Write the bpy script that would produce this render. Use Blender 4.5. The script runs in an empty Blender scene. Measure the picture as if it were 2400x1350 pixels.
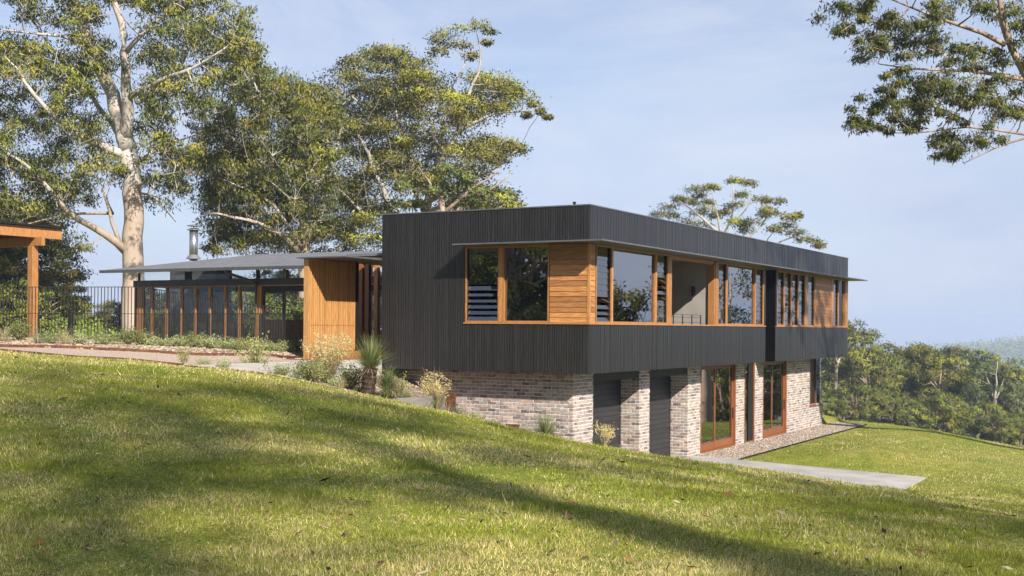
import bpy, math, random
import numpy as np
from math import sin, cos, pi, radians, atan2, sqrt
random.seed(7); RNG = np.random.default_rng(11)
sc = bpy.context.scene
COL = sc.collection

# ------------------------------------------------------------------ camera
F_PX, CX, CY, ROLL = 2840.0, 1200.0, 767.0, 0.0075      # photograph is 2400 x 1350
cam_d = bpy.data.cameras.new('camera'); cam = bpy.data.objects.new('camera', cam_d); COL.objects.link(cam)
cam_d.sensor_width = 36; cam_d.lens = F_PX / 2400 * 36
cam_d.shift_y = (CY - 675) / 2400; cam_d.clip_start = .1; cam_d.clip_end = 12000
cam.location = (0, 0, 0); cam.rotation_mode = 'XYZ'
cam.rotation_euler = (radians(90), -ROLL, 0)
sc.camera = cam

# ------------------------------------------------------------------ sky and sun
SUN_TRAVEL = np.array([-.525, 1.037, -.79])             # direction the light travels, from the awning shadow
sv = -SUN_TRAVEL / np.linalg.norm(SUN_TRAVEL)
SUN_EL = math.asin(sv[2]); SUN_AZ = atan2(sv[0], sv[1])
world = bpy.data.worlds.new('World'); sc.world = world; world.use_nodes = True
nt = world.node_tree; nt.nodes.clear()
out = nt.nodes.new('ShaderNodeOutputWorld'); bg = nt.nodes.new('ShaderNodeBackground')
sky = nt.nodes.new('ShaderNodeTexSky'); sky.sky_type = 'NISHITA'; sky.sun_disc = False
sky.sun_elevation = SUN_EL; sky.sun_rotation = SUN_AZ; sky.air_density = 1.0; sky.dust_density = .2; sky.ozone_density = 2.0; sky.altitude = 100
# thin high veil of cloud over the whole sky
tc = nt.nodes.new('ShaderNodeTexCoord'); mp = nt.nodes.new('ShaderNodeMapping'); mp.inputs['Scale'].default_value = (1.0, 1.0, 3.0)
nz = nt.nodes.new('ShaderNodeTexNoise'); nz.inputs['Scale'].default_value = 2.2; nz.inputs['Detail'].default_value = 7; nz.inputs['Roughness'].default_value = .58; nz.inputs['Distortion'].default_value = .6
rp = nt.nodes.new('ShaderNodeMapRange'); rp.inputs['From Min'].default_value = .3; rp.inputs['From Max'].default_value = .7; rp.inputs['To Min'].default_value = -.22; rp.inputs['To Max'].default_value = .2
sp = nt.nodes.new('ShaderNodeSeparateXYZ'); hz = nt.nodes.new('ShaderNodeMapRange'); hz.inputs['From Min'].default_value = 0; hz.inputs['From Max'].default_value = .34; hz.inputs['To Min'].default_value = .97; hz.inputs['To Max'].default_value = .36
ad = nt.nodes.new('ShaderNodeMath'); ad.operation = 'ADD'; ad.use_clamp = True
mx = nt.nodes.new('ShaderNodeMix'); mx.data_type = 'RGBA'; mx.inputs['B'].default_value = (3.95, 4.38, 5.8, 1)
L = nt.links.new
L(tc.outputs['Generated'], mp.inputs['Vector']); L(mp.outputs['Vector'], nz.inputs['Vector']); L(nz.outputs['Fac'], rp.inputs['Value'])
L(tc.outputs['Generated'], sp.inputs[0]); L(sp.outputs['Z'], hz.inputs['Value']); L(hz.outputs[0], ad.inputs[0]); L(rp.outputs['Result'], ad.inputs[1])
L(ad.outputs[0], mx.inputs['Factor']); L(sky.outputs['Color'], mx.inputs['A'])
# faint wisps of cirrus
mp2 = nt.nodes.new('ShaderNodeMapping'); mp2.inputs['Scale'].default_value = (1.0, 1.0, 2.2); mp2.inputs['Rotation'].default_value = (.25, .35, .4)
nz2 = nt.nodes.new('ShaderNodeTexNoise'); nz2.inputs['Scale'].default_value = 3.4; nz2.inputs['Detail'].default_value = 9; nz2.inputs['Roughness'].default_value = .62; nz2.inputs['Distortion'].default_value = 1.2
rp2 = nt.nodes.new('ShaderNodeMapRange'); rp2.inputs['From Min'].default_value = .42; rp2.inputs['From Max'].default_value = .72; rp2.inputs['To Min'].default_value = 0; rp2.inputs['To Max'].default_value = .55
mx2 = nt.nodes.new('ShaderNodeMix'); mx2.data_type = 'RGBA'; mx2.inputs['B'].default_value = (5.6, 5.9, 6.7, 1)
L(tc.outputs['Generated'], mp2.inputs['Vector']); L(mp2.outputs['Vector'], nz2.inputs['Vector']); L(nz2.outputs['Fac'], rp2.inputs['Value']); L(rp2.outputs['Result'], mx2.inputs['Factor']); L(mx.outputs['Result'], mx2.inputs['A']); L(mx2.outputs['Result'], bg.inputs['Color'])
bg.inputs['Strength'].default_value = .063
L(bg.outputs['Background'], out.inputs['Surface'])
sun_d = bpy.data.lights.new('sun', 'SUN'); sun = bpy.data.objects.new('sun', sun_d); COL.objects.link(sun)
sun_d.energy = 3.7; sun_d.angle = radians(.9); sun_d.color = (1, .93, .82)
from mathutils import Vector, Matrix, noise as mnoise
sun.rotation_euler = Vector(SUN_TRAVEL).to_track_quat('-Z', 'Y').to_euler(); sun.location = (40, -80, 60)
sc.view_settings.view_transform = 'Standard'; sc.view_settings.look = 'None'; sc.view_settings.gamma = 1
sc.view_settings.exposure = 1.2
sc.view_settings.use_curve_mapping = False
sc.render.engine = 'CYCLES'
cy = sc.cycles
cy.use_denoising = True; cy.max_bounces = 8; cy.diffuse_bounces = 3; cy.glossy_bounces = 4; cy.transmission_bounces = 4
cy.transparent_max_bounces = 16; cy.volume_bounces = 0; cy.caustics_reflective = False; cy.caustics_refractive = False
cy.sample_clamp_indirect = 6

# ------------------------------------------------------------------ pixel -> place
def ray(px, py):
    dx, dy = px - CX, CY - py
    return np.array([(dx*cos(ROLL) - dy*sin(ROLL)) / F_PX, 1.0, (dx*sin(ROLL) + dy*cos(ROLL)) / F_PX])
def at(px, py, depth): return ray(px, py) * depth
TH = radians(60.283)
EX = np.array([sin(TH), -cos(TH), 0]); EY = np.array([cos(TH), sin(TH), 0])
C0 = ray(1381, 677) * 28.4; C0[2] = 0
HROT = atan2(EX[1], EX[0])
def loc2w(x, y, z): return C0 + EX*x + EY*y + np.array([0, 0, z])
def w2loc(X, Y):
    dx, dy = X - C0[0], Y - C0[1]
    return dx*EX[0] + dy*EX[1], dx*EY[0] + dy*EY[1]

# ------------------------------------------------------------------ mesh helpers
class MB:
    def __init__(s): s.v = []; s.f = []
    def box(s, x0, x1, y0, y1, z0, z1):
        if x0 > x1: x0, x1 = x1, x0
        if y0 > y1: y0, y1 = y1, y0
        if z0 > z1: z0, z1 = z1, z0
        b = len(s.v)
        s.v += [(x0,y0,z0),(x1,y0,z0),(x1,y1,z0),(x0,y1,z0),(x0,y0,z1),(x1,y0,z1),(x1,y1,z1),(x0,y1,z1)]
        s.f += [(b,b+3,b+2,b+1),(b+4,b+5,b+6,b+7),(b,b+1,b+5,b+4),(b+1,b+2,b+6,b+5),(b+2,b+3,b+7,b+6),(b+3,b,b+4,b+7)]
        return s
    def hexa(s, pts):                                   # 8 corners, bottom ring then top ring
        b = len(s.v); s.v += [tuple(p) for p in pts]
        s.f += [(b,b+3,b+2,b+1),(b+4,b+5,b+6,b+7),(b,b+1,b+5,b+4),(b+1,b+2,b+6,b+5),(b+2,b+3,b+7,b+6),(b+3,b,b+4,b+7)]
        return s
    def chamfer(s, x0, x1, y0, y1, z0, z1, c):
        b = len(s.v)
        for (zz, i) in ((z0, c), (z0+c, 0), (z1-c, 0), (z1, c)):
            k = c
            s.v += [(x0+i+k*0,y0+i+k,zz),(x0+i+k,y0+i,zz),(x1-i-k,y0+i,zz),(x1-i,y0+i+k,zz),(x1-i,y1-i-k,zz),(x1-i-k,y1-i,zz),(x0+i+k,y1-i,zz),(x0+i,y1-i-k,zz)]
        s.f.append(tuple(b+7-j for j in range(8)))
        for r in range(3):
            for j in range(8):
                k = (j+1) % 8; s.f.append((b+r*8+j, b+r*8+k, b+r*8+8+k, b+r*8+8+j))
        s.f.append(tuple(b+24+j for j in range(8)))
        return s
    def tube(s, pts, rad, n=6, cap=True):
        P = np.asarray(pts, float); N = len(P)
        R = np.full(N, rad) if np.isscalar(rad) else np.asarray(rad, float)
        T = np.gradient(P, axis=0); T /= (np.linalg.norm(T, axis=1, keepdims=True) + 1e-9)
        up = np.array([0, 0, 1.]) if abs(T[0][2]) < .9 else np.array([1., 0, 0])
        U = np.cross(T, up); U /= (np.linalg.norm(U, axis=1, keepdims=True) + 1e-9); W = np.cross(T, U)
        a = np.arange(n) * 2*pi/n
        ring = P[:, None] + R[:, None, None]*(U[:, None]*np.cos(a)[None, :, None] + W[:, None]*np.sin(a)[None, :, None])
        b = len(s.v); s.v += [tuple(q) for q in ring.reshape(-1, 3)]
        for i in range(N-1):
            for j in range(n):
                k = (j+1) % n; s.f.append((b+i*n+j, b+i*n+k, b+(i+1)*n+k, b+(i+1)*n+j))
        if cap: s.f.append(tuple(b+j for j in range(n-1, -1, -1))); s.f.append(tuple(b+(N-1)*n+j for j in range(n)))
        return s
    def poly(s, pts): b = len(s.v); s.v += [tuple(p) for p in pts]; s.f.append(tuple(range(b, b+len(pts)))); return s
    def mesh(s, name, mat, smooth=False):
        me = bpy.data.meshes.new(name); me.from_pydata(s.v, [], s.f); me.update()
        if mat: me.materials.append(mat)
        if smooth: me.polygons.foreach_set('use_smooth', [True]*len(me.polygons))
        return me
    def build(s, name, mat, parent=None, smooth=False, **kw):
        return link(name, s.mesh(name, mat, smooth), parent, **kw)
def link(name, me, parent=None, loc=None, rz=0.0, **kw):
    o = bpy.data.objects.new(name, me); COL.objects.link(o)
    if parent: o.parent = parent
    if loc is not None: o.location = loc
    if rz: o.rotation_euler = (0, 0, rz)
    tag(o, **kw); return o
def tag(o, label=None, cat=None, group=None, kind=None):
    if label: o['label'] = label
    if cat: o['category'] = cat
    if group: o['group'] = group
    if kind: o['kind'] = kind
    return o
def empty(name, loc, rz=0.0, label=None, cat=None, group=None):
    o = bpy.data.objects.new(name, None); COL.objects.link(o); o.location = loc; o.rotation_euler = (0, 0, rz); o.empty_display_size = .2
    return tag(o, label, cat, group)
def arr_mesh(name, V, nper, mat, col=None, smooth=False, nrm=None):
    """mesh out of loose faces: V (n*nper,3)"""
    V = np.asarray(V, np.float32).reshape(-1, 3); n = len(V)//nper
    me = bpy.data.meshes.new(name); me.vertices.add(len(V)); me.vertices.foreach_set('co', V.ravel())
    me.loops.add(n*nper); me.loops.foreach_set('vertex_index', np.arange(n*nper, dtype=np.int32))
    me.polygons.add(n); me.polygons.foreach_set('loop_start', np.arange(0, n*nper, nper, dtype=np.int32))
    if smooth: me.polygons.foreach_set('use_smooth', np.ones(n, bool))
    me.update(calc_edges=True)
    if col is not None:
        a = me.attributes.new('col', 'FLOAT_COLOR', 'POINT'); c4 = np.ones((len(V), 4), np.float32); c4[:, :3] = col; a.data.foreach_set('color', c4.ravel())
    if nrm is not None:
        a = me.attributes.new('nrm', 'FLOAT_VECTOR', 'POINT'); a.data.foreach_set('vector', np.asarray(nrm, np.float32).ravel())
    if mat: me.materials.append(mat)
    return me
def copy_tree(o, parent=None):
    c = o.copy(); COL.objects.link(c); c.parent = parent
    for ch in list(o.children): copy_tree(ch, c)
    return c
def snoise(X, Y, s, seed):                              # cheap smooth noise 0..1
    r = np.random.default_rng(seed); v = 0
    for k in range(6):
        a = r.uniform(0, 2*pi); fq = s*(.6 + .35*k); ph = r.uniform(0, 6.28)
        v = v + np.sin((X*cos(a) + Y*sin(a))*fq + ph + 1.3*np.sin((X*sin(a) - Y*cos(a))*fq*.7 + ph*2)) / (1 + .35*k)
    return np.clip(.5 + v*.17, 0, 1)

# ------------------------------------------------------------------ materials
def new_mat(name):
    m = bpy.data.materials.new(name); m.use_nodes = True; t = m.node_tree
    return m, t, t.nodes['Principled BSDF'], t.nodes, t.links.new
def mat(name, cols, scale=4., stretch=(1, 1, 1), rough=.6, rvar=.1, bump=.0, bscale=None, rand=.0, detail=6, spec=.5, metal=0., lo=.3, hi=.7, coat=0.):
    m, t, p, N, L = new_mat(name)
    tc = N.new('ShaderNodeTexCoord'); mp = N.new('ShaderNodeMapping'); mp.inputs['Scale'].default_value = stretch
    oi = N.new('ShaderNodeObjectInfo'); ge = N.new('ShaderNodeNewGeometry')
    ad = N.new('ShaderNodeMath'); ad.operation = 'ADD'; L(oi.outputs['Random'], ad.inputs[0]); L(ge.outputs['Random Per Island'], ad.inputs[1])
    fr = N.new('ShaderNodeMath'); fr.operation = 'FRACT'; L(ad.outputs[0], fr.inputs[0])
    mu = N.new('ShaderNodeMath'); mu.operation = 'MULTIPLY'; mu.inputs[1].default_value = 37.; L(fr.outputs[0], mu.inputs[0])
    va = N.new('ShaderNodeVectorMath'); va.operation = 'ADD'; L(tc.outputs['Object'], va.inputs[0])
    if rand > 0: L(mu.outputs[0], va.inputs[1])
    L(va.outputs[0], mp.inputs['Vector'])
    n = N.new('ShaderNodeTexNoise'); n.inputs['Scale'].default_value = scale; n.inputs['Detail'].default_value = detail; n.inputs['Roughness'].default_value = .6
    L(mp.outputs[0], n.inputs['Vector'])
    r = N.new('ShaderNodeValToRGB'); e = r.color_ramp.elements
    e[0].position = lo; e[1].position = hi; e[0].color = (*cols[0], 1); e[1].color = (*cols[-1], 1)
    for i, c in enumerate(cols[1:-1]):
        x = e.new(lo + (hi-lo)*(i+1)/(len(cols)-1)); x.color = (*c, 1)
    L(n.outputs['Fac'], r.inputs['Fac']); colout = r.outputs['Color']
    if rand > 0:
        hs = N.new('ShaderNodeHueSaturation')
        mr = N.new('ShaderNodeMapRange'); mr.inputs['To Min'].default_value = 1-rand; mr.inputs['To Max'].default_value = 1+rand
        L(fr.outputs[0], mr.inputs['Value']); L(mr.outputs[0], hs.inputs['Value']); L(colout, hs.inputs['Color']); colout = hs.outputs['Color']
    L(colout, p.inputs['Base Color'])
    rr = N.new('ShaderNodeMapRange'); rr.inputs['To Min'].default_value = max(.02, rough-rvar); rr.inputs['To Max'].default_value = min(1, rough+rvar)
    L(n.outputs['Fac'], rr.inputs['Value']); L(rr.outputs[0], p.inputs['Roughness'])
    p.inputs['Specular IOR Level'].default_value = spec; p.inputs['Metallic'].default_value = metal; p.inputs['Coat Weight'].default_value = coat
    if bump > 0:
        n2 = N.new('ShaderNodeTexNoise'); n2.inputs['Scale'].default_value = bscale or scale*3; n2.inputs['Detail'].default_value = 5; L(mp.outputs[0], n2.inputs['Vector'])
        b = N.new('ShaderNodeBump'); b.inputs['Strength'].default_value = bump; b.inputs['Distance'].default_value = .02; L(n2.outputs['Fac'], b.inputs['Height']); L(b.outputs[0], p.inputs['Normal'])
    return m
def foliage_mat(name, trans=.3, rough=.55, gloss=.06, soft=False):
    m, t, p, N, L = new_mat(name); N.remove(p)
    a = N.new('ShaderNodeAttribute'); a.attribute_name = 'col'
    oi = N.new('ShaderNodeObjectInfo'); hs = N.new('ShaderNodeHueSaturation'); mr = N.new('ShaderNodeMapRange'); mr.inputs['To Min'].default_value = .82; mr.inputs['To Max'].default_value = 1.18
    L(oi.outputs['Random'], mr.inputs['Value']); L(mr.outputs[0], hs.inputs['Value']); L(a.outputs['Color'], hs.inputs['Color'])
    d = N.new('ShaderNodeBsdfDiffuse'); tr = N.new('ShaderNodeBsdfTranslucent'); g = N.new('ShaderNodeBsdfGlossy'); g.inputs['Roughness'].default_value = rough
    L(hs.outputs[0], d.inputs['Color']); L(hs.outputs[0], tr.inputs['Color']); g.inputs['Color'].default_value = (.9, .95, 1, 1)
    if soft:                                            # leaves of one clump shade together, as a rounded mass
        an = N.new('ShaderNodeAttribute'); an.attribute_name = 'nrm'; vt = N.new('ShaderNodeVectorTransform'); vt.vector_type = 'NORMAL'; vt.convert_from = 'OBJECT'; vt.convert_to = 'WORLD'
        L(an.outputs['Vector'], vt.inputs[0]); L(vt.outputs[0], d.inputs['Normal'])
    m1 = N.new('ShaderNodeMixShader'); m1.inputs[0].default_value = trans; L(d.outputs[0], m1.inputs[1]); L(tr.outputs[0], m1.inputs[2])
    m2 = N.new('ShaderNodeMixShader'); m2.inputs[0].default_value = gloss; L(m1.outputs[0], m2.inputs[1]); L(g.outputs[0], m2.inputs[2])
    L(m2.outputs[0], N['Material Output'].inputs['Surface']); return m
def glass_mat(name, ior=1.6, tint=(.72, .76, .76), base=.0):
    m, t, p, N, L = new_mat(name); N.remove(p)
    f = N.new('ShaderNodeFresnel'); f.inputs['IOR'].default_value = ior
    ad = N.new('ShaderNodeMath'); ad.operation = 'ADD'; ad.use_clamp = True; ad.inputs[1].default_value = base; L(f.outputs[0], ad.inputs[0])
    tr = N.new('ShaderNodeBsdfTransparent'); tr.inputs['Color'].default_value = (*tint, 1)
    g = N.new('ShaderNodeBsdfGlossy'); g.inputs['Roughness'].default_value = .01; g.inputs['Color'].default_value = (.95, .97, 1, 1)
    mx = N.new('ShaderNodeMixShader'); L(ad.outputs[0], mx.inputs[0]); L(tr.outputs[0], mx.inputs[1]); L(g.outputs[0], mx.inputs[2])
    L(mx.outputs[0], N['Material Output'].inputs['Surface']); return m
MT = {}
MT['black_board'] = mat('black_board', [(.0125, .0118, .0125), (.02, .019, .02), (.031, .0298, .0315)], 9, (6, 6, .35), .36, .08, .10, 30, .20, spec=.6)
MT['black_backing'] = mat('black_backing', [(.003, .003, .0035), (.005, .005, .0055)], 3, rough=.9, spec=.05)
MT['black_metal'] = mat('black_metal', [(.010, .0105, .0115), (.018, .0185, .02)], 6, rough=.45, spec=.3)
MT['fence_metal'] = mat('fence_metal', [(.018, .018, .019), (.03, .03, .032)], 6, rough=.5, spec=.3)
MT['cap_metal'] = mat('cap_metal', [(.10, .105, .115), (.15, .155, .165)], 5, rough=.4, metal=.3)
MT['roof_metal'] = mat('roof_metal', [(.16, .165, .185), (.21, .215, .235)], 1.5, rough=.45, rvar=.08, metal=.25, spec=.5)
MT['timber'] = mat('timber', [(.25, .104, .035), (.38, .17, .056), (.49, .25, .098)], 7, (8, 8, .6), .45, .1, .12, 40, .16, spec=.4)
MT['timber_h'] = mat('timber_h', [(.22, .088, .029), (.37, .16, .05), (.52, .26, .098)], 7, (.6, .6, 9), .48, .1, .12, 40, .36, spec=.4)
MT['timber_red'] = mat('timber_red', [(.16, .052, .02), (.23, .082, .03), (.30, .12, .046)], 7, (8, 8, .6), .4, .1, .1, 40, .1, spec=.45)
MT['screen_timber'] = mat('screen_timber', [(.34, .158, .05), (.48, .25, .086), (.58, .335, .135)], 7, (8, 8, .5), .5, .1, .12, 40, .14, spec=.35)
MT['soffit'] = mat('soffit', [(.36, .17, .06), (.45, .23, .09)], 7, (.6, 8, 8), .55)
MT['mortar'] = mat('mortar', [(.68, .635, .59), (.77, .73, .69)], 9, rough=.9, bump=.5, bscale=60)
MT['concrete'] = mat('concrete', [(.27, .25, .23), (.36, .34, .315), (.44, .42, .395)], .9, rough=.85, bump=.25, bscale=50, detail=9)
MT['sleeper'] = mat('sleeper', [(.29, .275, .26), (.40, .38, .36), (.50, .475, .445)], 3, (1, .35, 6), .85, .08, .3, 30, .06)
MT['sleeper_dark'] = mat('sleeper_dark', [(.12, .11, .10), (.19, .175, .16), (.26, .24, .22)], 3, (1, .35, 6), .85, .08, .3, 30, .06)
MT['rust'] = mat('rust', [(.05, .02, .011), (.11, .04, .016), (.19, .07, .024)], 9, rough=.85, bump=.3, bscale=50)
MT['garage'] = mat('garage', [(.020, .019, .021), (.030, .029, .031)], 3, rough=.5, rand=.08)
MT['plaster'] = mat('plaster', [(.28, .26, .24), (.34, .32, .295)], 2, rough=.8)
MT['white'] = mat('white', [(.72, .70, .66), (.78, .76, .72)], 3, rough=.7)
MT['cream'] = mat('cream', [(.55, .50, .42), (.66, .61, .53)], 12, rough=.9, bump=.2)
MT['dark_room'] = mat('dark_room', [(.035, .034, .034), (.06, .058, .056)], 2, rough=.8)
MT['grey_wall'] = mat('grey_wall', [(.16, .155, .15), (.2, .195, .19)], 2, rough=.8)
MT['floor_wood'] = mat('floor_wood', [(.16, .10, .055), (.25, .16, .09)], 6, (8, .6, 1), .35)
MT['steel'] = mat('steel', [(.42, .43, .44), (.55, .56, .57)], 5, (8, 8, .3), .28, .08, metal=.9)
MT['stone_dark'] = mat('stone_dark', [(.03, .03, .032), (.06, .06, .062), (.10, .10, .10)], 5, rough=.7, bump=.4, rand=.4)
MT['lead'] = mat('lead', [(.05, .05, .052), (.08, .08, .083)], 6, rough=.5)
MT['glass'] = glass_mat('glass', 1.8, (.55, .58, .58), .22)
MT['glass_clear'] = glass_mat('glass_clear', 1.22, (.93, .95, .94), .0)
MT['glass_louvre'] = glass_mat('glass_louvre', 1.7, (.42, .45, .47), .14)
MT['leaf'] = foliage_mat('leaf', .26, .5, .025)
MT['crown_leaf'] = foliage_mat('crown_leaf', .33, .5, .025, True)
MT['blade'] = foliage_mat('blade', .42, .6, .015)
MT['gravel_stone'] = mat('gravel_stone', [(.34, .27, .20), (.47, .39, .31), (.58, .5, .42)], 3, rough=.9, rand=.45)
def brick_mat():
    m = mat('brick', [(.52, .455, .415), (.35, .295, .265), (.255, .213, .192)], 11, rough=.9, bump=.5, bscale=45, rand=.22, lo=.28, hi=.62)
    t = m.node_tree; N = t.nodes; L = t.links.new; p = N['Principled BSDF']
    src = p.inputs['Base Color'].links[0].from_socket
    fr = [n for n in N if n.type == 'MATH' and n.operation == 'FRACT'][0]
    m2 = N.new('ShaderNodeMath'); m2.operation = 'MULTIPLY'; m2.inputs[1].default_value = 7.31; L(fr.outputs[0], m2.inputs[0])
    f2 = N.new('ShaderNodeMath'); f2.operation = 'FRACT'; L(m2.outputs[0], f2.inputs[0])
    r = N.new('ShaderNodeValToRGB'); r.color_ramp.interpolation = 'CONSTANT'; e = r.color_ramp.elements
    e[0].position = 0; e[0].color = (1, 1, 1, 1); e[1].position = .42; e[1].color = (1.14, 1.0, .92, 1)
    for q, c in ((.60, (.9, .9, .95, 1)), (.70, (1.4, 1.3, 1.2, 1)), (.82, (.42, .39, .43, 1)), (.94, (.72, .58, .52, 1))):
        x = e.new(q); x.color = c
    L(f2.outputs[0], r.inputs['Fac'])
    mx = N.new('ShaderNodeMix'); mx.data_type = 'RGBA'; mx.blend_type = 'MULTIPLY'; mx.inputs['Factor'].default_value = 1
    L(src, mx.inputs['A']); L(r.outputs['Color'], mx.inputs['B'])
    # mortar smeared over the recycled bricks
    n = N.new('ShaderNodeTexNoise'); n.inputs['Scale'].default_value = 16; n.inputs['Detail'].default_value = 6
    vm = [k for k in N if k.type == 'MAPPING'][0]; L(vm.outputs[0], n.inputs['Vector'])
    mr = N.new('ShaderNodeMapRange'); mr.inputs['From Min'].default_value = .48; mr.inputs['From Max'].default_value = .70; mr.inputs['To Max'].default_value = .75; L(n.outputs['Fac'], mr.inputs['Value'])
    m3 = N.new('ShaderNodeMix'); m3.data_type = 'RGBA'; m3.inputs['B'].default_value = (.47, .43, .39, 1); L(mr.outputs[0], m3.inputs['Factor']); L(mx.outputs['Result'], m3.inputs['A'])
    L(m3.outputs['Result'], p.inputs['Base Color']); return m
MT['brick'] = brick_mat()
def ground_mat():
    m, t, p, N, L = new_mat('grass_ground')
    tc = N.new('ShaderNodeTexCoord')
    def noi(s, d=5):
        n = N.new('ShaderNodeTexNoise'); n.inputs['Scale'].default_value = s; n.inputs['Detail'].default_value = d; L(tc.outputs['Object'], n.inputs['Vector']); return n
    a, b, c = noi(.35), noi(2.3), noi(26, 8)
    r1 = N.new('ShaderNodeValToRGB'); e = r1.color_ramp.elements; e[0].position = .35; e[1].position = .68; e[0].color = (.13, .18, .02, 1); e[1].color = (.32, .30, .075, 1)
    mxv = N.new('ShaderNodeMix'); mxv.inputs['Factor'].default_value = .5; L(a.outputs['Fac'], mxv.inputs['A']); L(b.outputs['Fac'], mxv.inputs['B']); L(mxv.outputs['Result'], r1.inputs['Fac'])
    r2 = N.new('ShaderNodeValToRGB'); e = r2.color_ramp.elements; e[0].position = .34; e[1].position = .68; e[0].color = (.4, .4, .4, 1); e[1].color = (1.4, 1.35, 1.2, 1); L(c.outputs['Fac'], r2.inputs['Fac'])
    mu = N.new('ShaderNodeMix'); mu.data_type = 'RGBA'; mu.blend_type = 'MULTIPLY'; mu.inputs['Factor'].default_value = 1; L(r1.outputs[0], mu.inputs['A']); L(r2.outputs[0], mu.inputs['B'])
    L(mu.outputs['Result'], p.inputs['Base Color']); p.inputs['Roughness'].default_value = .95; p.inputs['Specular IOR Level'].default_value = .15
    bm = N.new('ShaderNodeBump'); bm.inputs['Strength'].default_value = .6; bm.inputs['Distance'].default_value = .05; L(c.outputs['Fac'], bm.inputs['Height']); L(bm.outputs[0], p.inputs['Normal'])
    return m
MT['ground'] = ground_mat()
MT['gravel'] = mat('gravel', [(.19, .13, .095), (.42, .32, .245), (.62, .50, .41)], 30, rough=.95, bump=1., bscale=38, detail=4, lo=.32, hi=.68)
MT['mulch'] = mat('mulch', [(.10, .065, .045), (.20, .145, .10), (.31, .24, .18)], 22, rough=.95, bump=1., bscale=30, detail=5, lo=.32, hi=.68)
MT['bark_gum'] = mat('bark_gum', [(.27, .20, .15), (.38, .325, .28), (.47, .43, .40), (.54, .51, .485)], 1.3, (1.6, 1.6, .28), .8, .08, .3, 6, lo=.28, hi=.66)
def stocking(m, z, tan):
    # rough tan bark stays on the lower trunk of smooth gums
    t = m.node_tree; N = t.nodes; L = t.links.new; p = N['Principled BSDF']; src = p.inputs['Base Color'].links[0].from_socket
    tc = [n for n in N if n.type == 'TEX_COORD'][0]; sp = N.new('ShaderNodeSeparateXYZ'); L(tc.outputs['Object'], sp.inputs[0])
    n = N.new('ShaderNodeTexNoise'); n.inputs['Scale'].default_value = .9; L(tc.outputs['Object'], n.inputs['Vector'])
    mu = N.new('ShaderNodeMath'); mu.operation = 'MULTIPLY_ADD'; mu.inputs[1].default_value = 7.; L(n.outputs['Fac'], mu.inputs[0]); L(sp.outputs['Z'], mu.inputs[2])
    mr = N.new('ShaderNodeMapRange'); mr.inputs['From Min'].default_value = z; mr.inputs['From Max'].default_value = z+2.5; mr.inputs['To Min'].default_value = .75; mr.inputs['To Max'].default_value = 0; L(mu.outputs[0], mr.inputs['Value'])
    mx = N.new('ShaderNodeMix'); mx.data_type = 'RGBA'; mx.inputs['B'].default_value = (*tan, 1); L(mr.outputs[0], mx.inputs['Factor']); L(src, mx.inputs['A']); L(mx.outputs['Result'], p.inputs['Base Color'])
stocking(MT['bark_gum'], 11, (.37, .27, .20))
MT['bark_brown'] = mat('bark_brown', [(.16, .10, .07), (.30, .21, .155), (.44, .35, .28)], 1.6, (2, 2, .4), .85, .08, .3, 8)
MT['bark_grey'] = mat('bark_grey', [(.22, .19, .165), (.36, .32, .28), (.48, .44, .40)], 1.6, (2, 2, .4), .85, .08, .3, 8)
MT['palm_trunk'] = mat('palm_trunk', [(.018, .012, .009), (.05, .03, .02), (.12, .07, .045)], 9, (1, 1, 3), .95, .05, .9, 20)
MT['hill'] = mat('hill', [(.045, .06, .03), (.07, .085, .04)], .05, rough=1)
# ------------------------------------------------------------------ terrain
ctrl = [tuple(at(*p)) for p in [
    (-700,1350,8.2),(0,1350,8.2),(600,1350,8.2),(1200,1350,8.2),(1800,1350,8.2),(2400,1350,8.2),(3100,1350,8.2),
    (-150,812,27),(0,822,26.6),(260,843,26),(430,858,25.3),(660,886,26),(880,932,27),(1050,968,27.3),(1200,1010,27.3),(1300,1030,26.6),
    (1390,1046,24.5),(1600,1079,23.5),(1850,1116,22.5),(2117,1152,22.0),(2400,1215,20),(2400,1150,30),(2400,1066,42),(2900,1130,42),
    (1930,985,53),(2200,1012,48),(560,879,27.5),(700,889,28.6),(830,892,30.2),(950,905,30.9),(1060,972,30.0),(1180,1008,29.3),(1300,1040,28.6),(0,814,30),(250,825,30),(480,835,31),(720,838,31.5),(0,797,34),(250,806,34)]]
ctrl += [(0,0,-1.65),(-12,-12,-1.0),(12,-12,-1.9),(28,0,-3.6),(-28,0,.2),(30,-30,-3),(-30,-30,0),(-16,38,-.5),(-8,42,-.95),(-22,48,-.9),(-19.5,62,-1.6),
         (-34,45,-.2),(-12,70,-2.5),(-30,90,-3.5),(0,62,-4),(-2,90,-5.5),(14,60,-5.6),(20,62,-7.0),(24,54,-6.4),(34,75,-9),(30,100,-9.3),(42,104,-11),(18,100,-8.0),(60,60,-11),(32,30,-6.5),(34,45,-7.5),(70,110,-13),(10,110,-7.2),
         (-60,60,-2),tuple(at(1990,992,150)),tuple(at(2200,1018,150)),tuple(at(2400,1062,150)),tuple(at(2650,1090,150)),tuple(at(2100,1000,195)),tuple(at(2400,1050,195)),(-60,0,2),(60,-10,-8),(100,140,-20),(0,140,-11),(-60,130,-7)]
CT = np.array(ctrl)
def _U(r2): return np.where(r2 > 1e-9, r2*np.log(r2 + 1e-9), 0)
_d = ((CT[:, None, :2] - CT[None, :, :2])**2).sum(-1); _n = len(CT)
_A = np.zeros((_n+3, _n+3)); _A[:_n, :_n] = _U(_d) + np.eye(_n)*.5; _A[:_n, _n] = 1; _A[:_n, _n+1] = CT[:, 0]; _A[:_n, _n+2] = CT[:, 1]; _A[_n:, :_n] = _A[:_n, _n:].T
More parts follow.
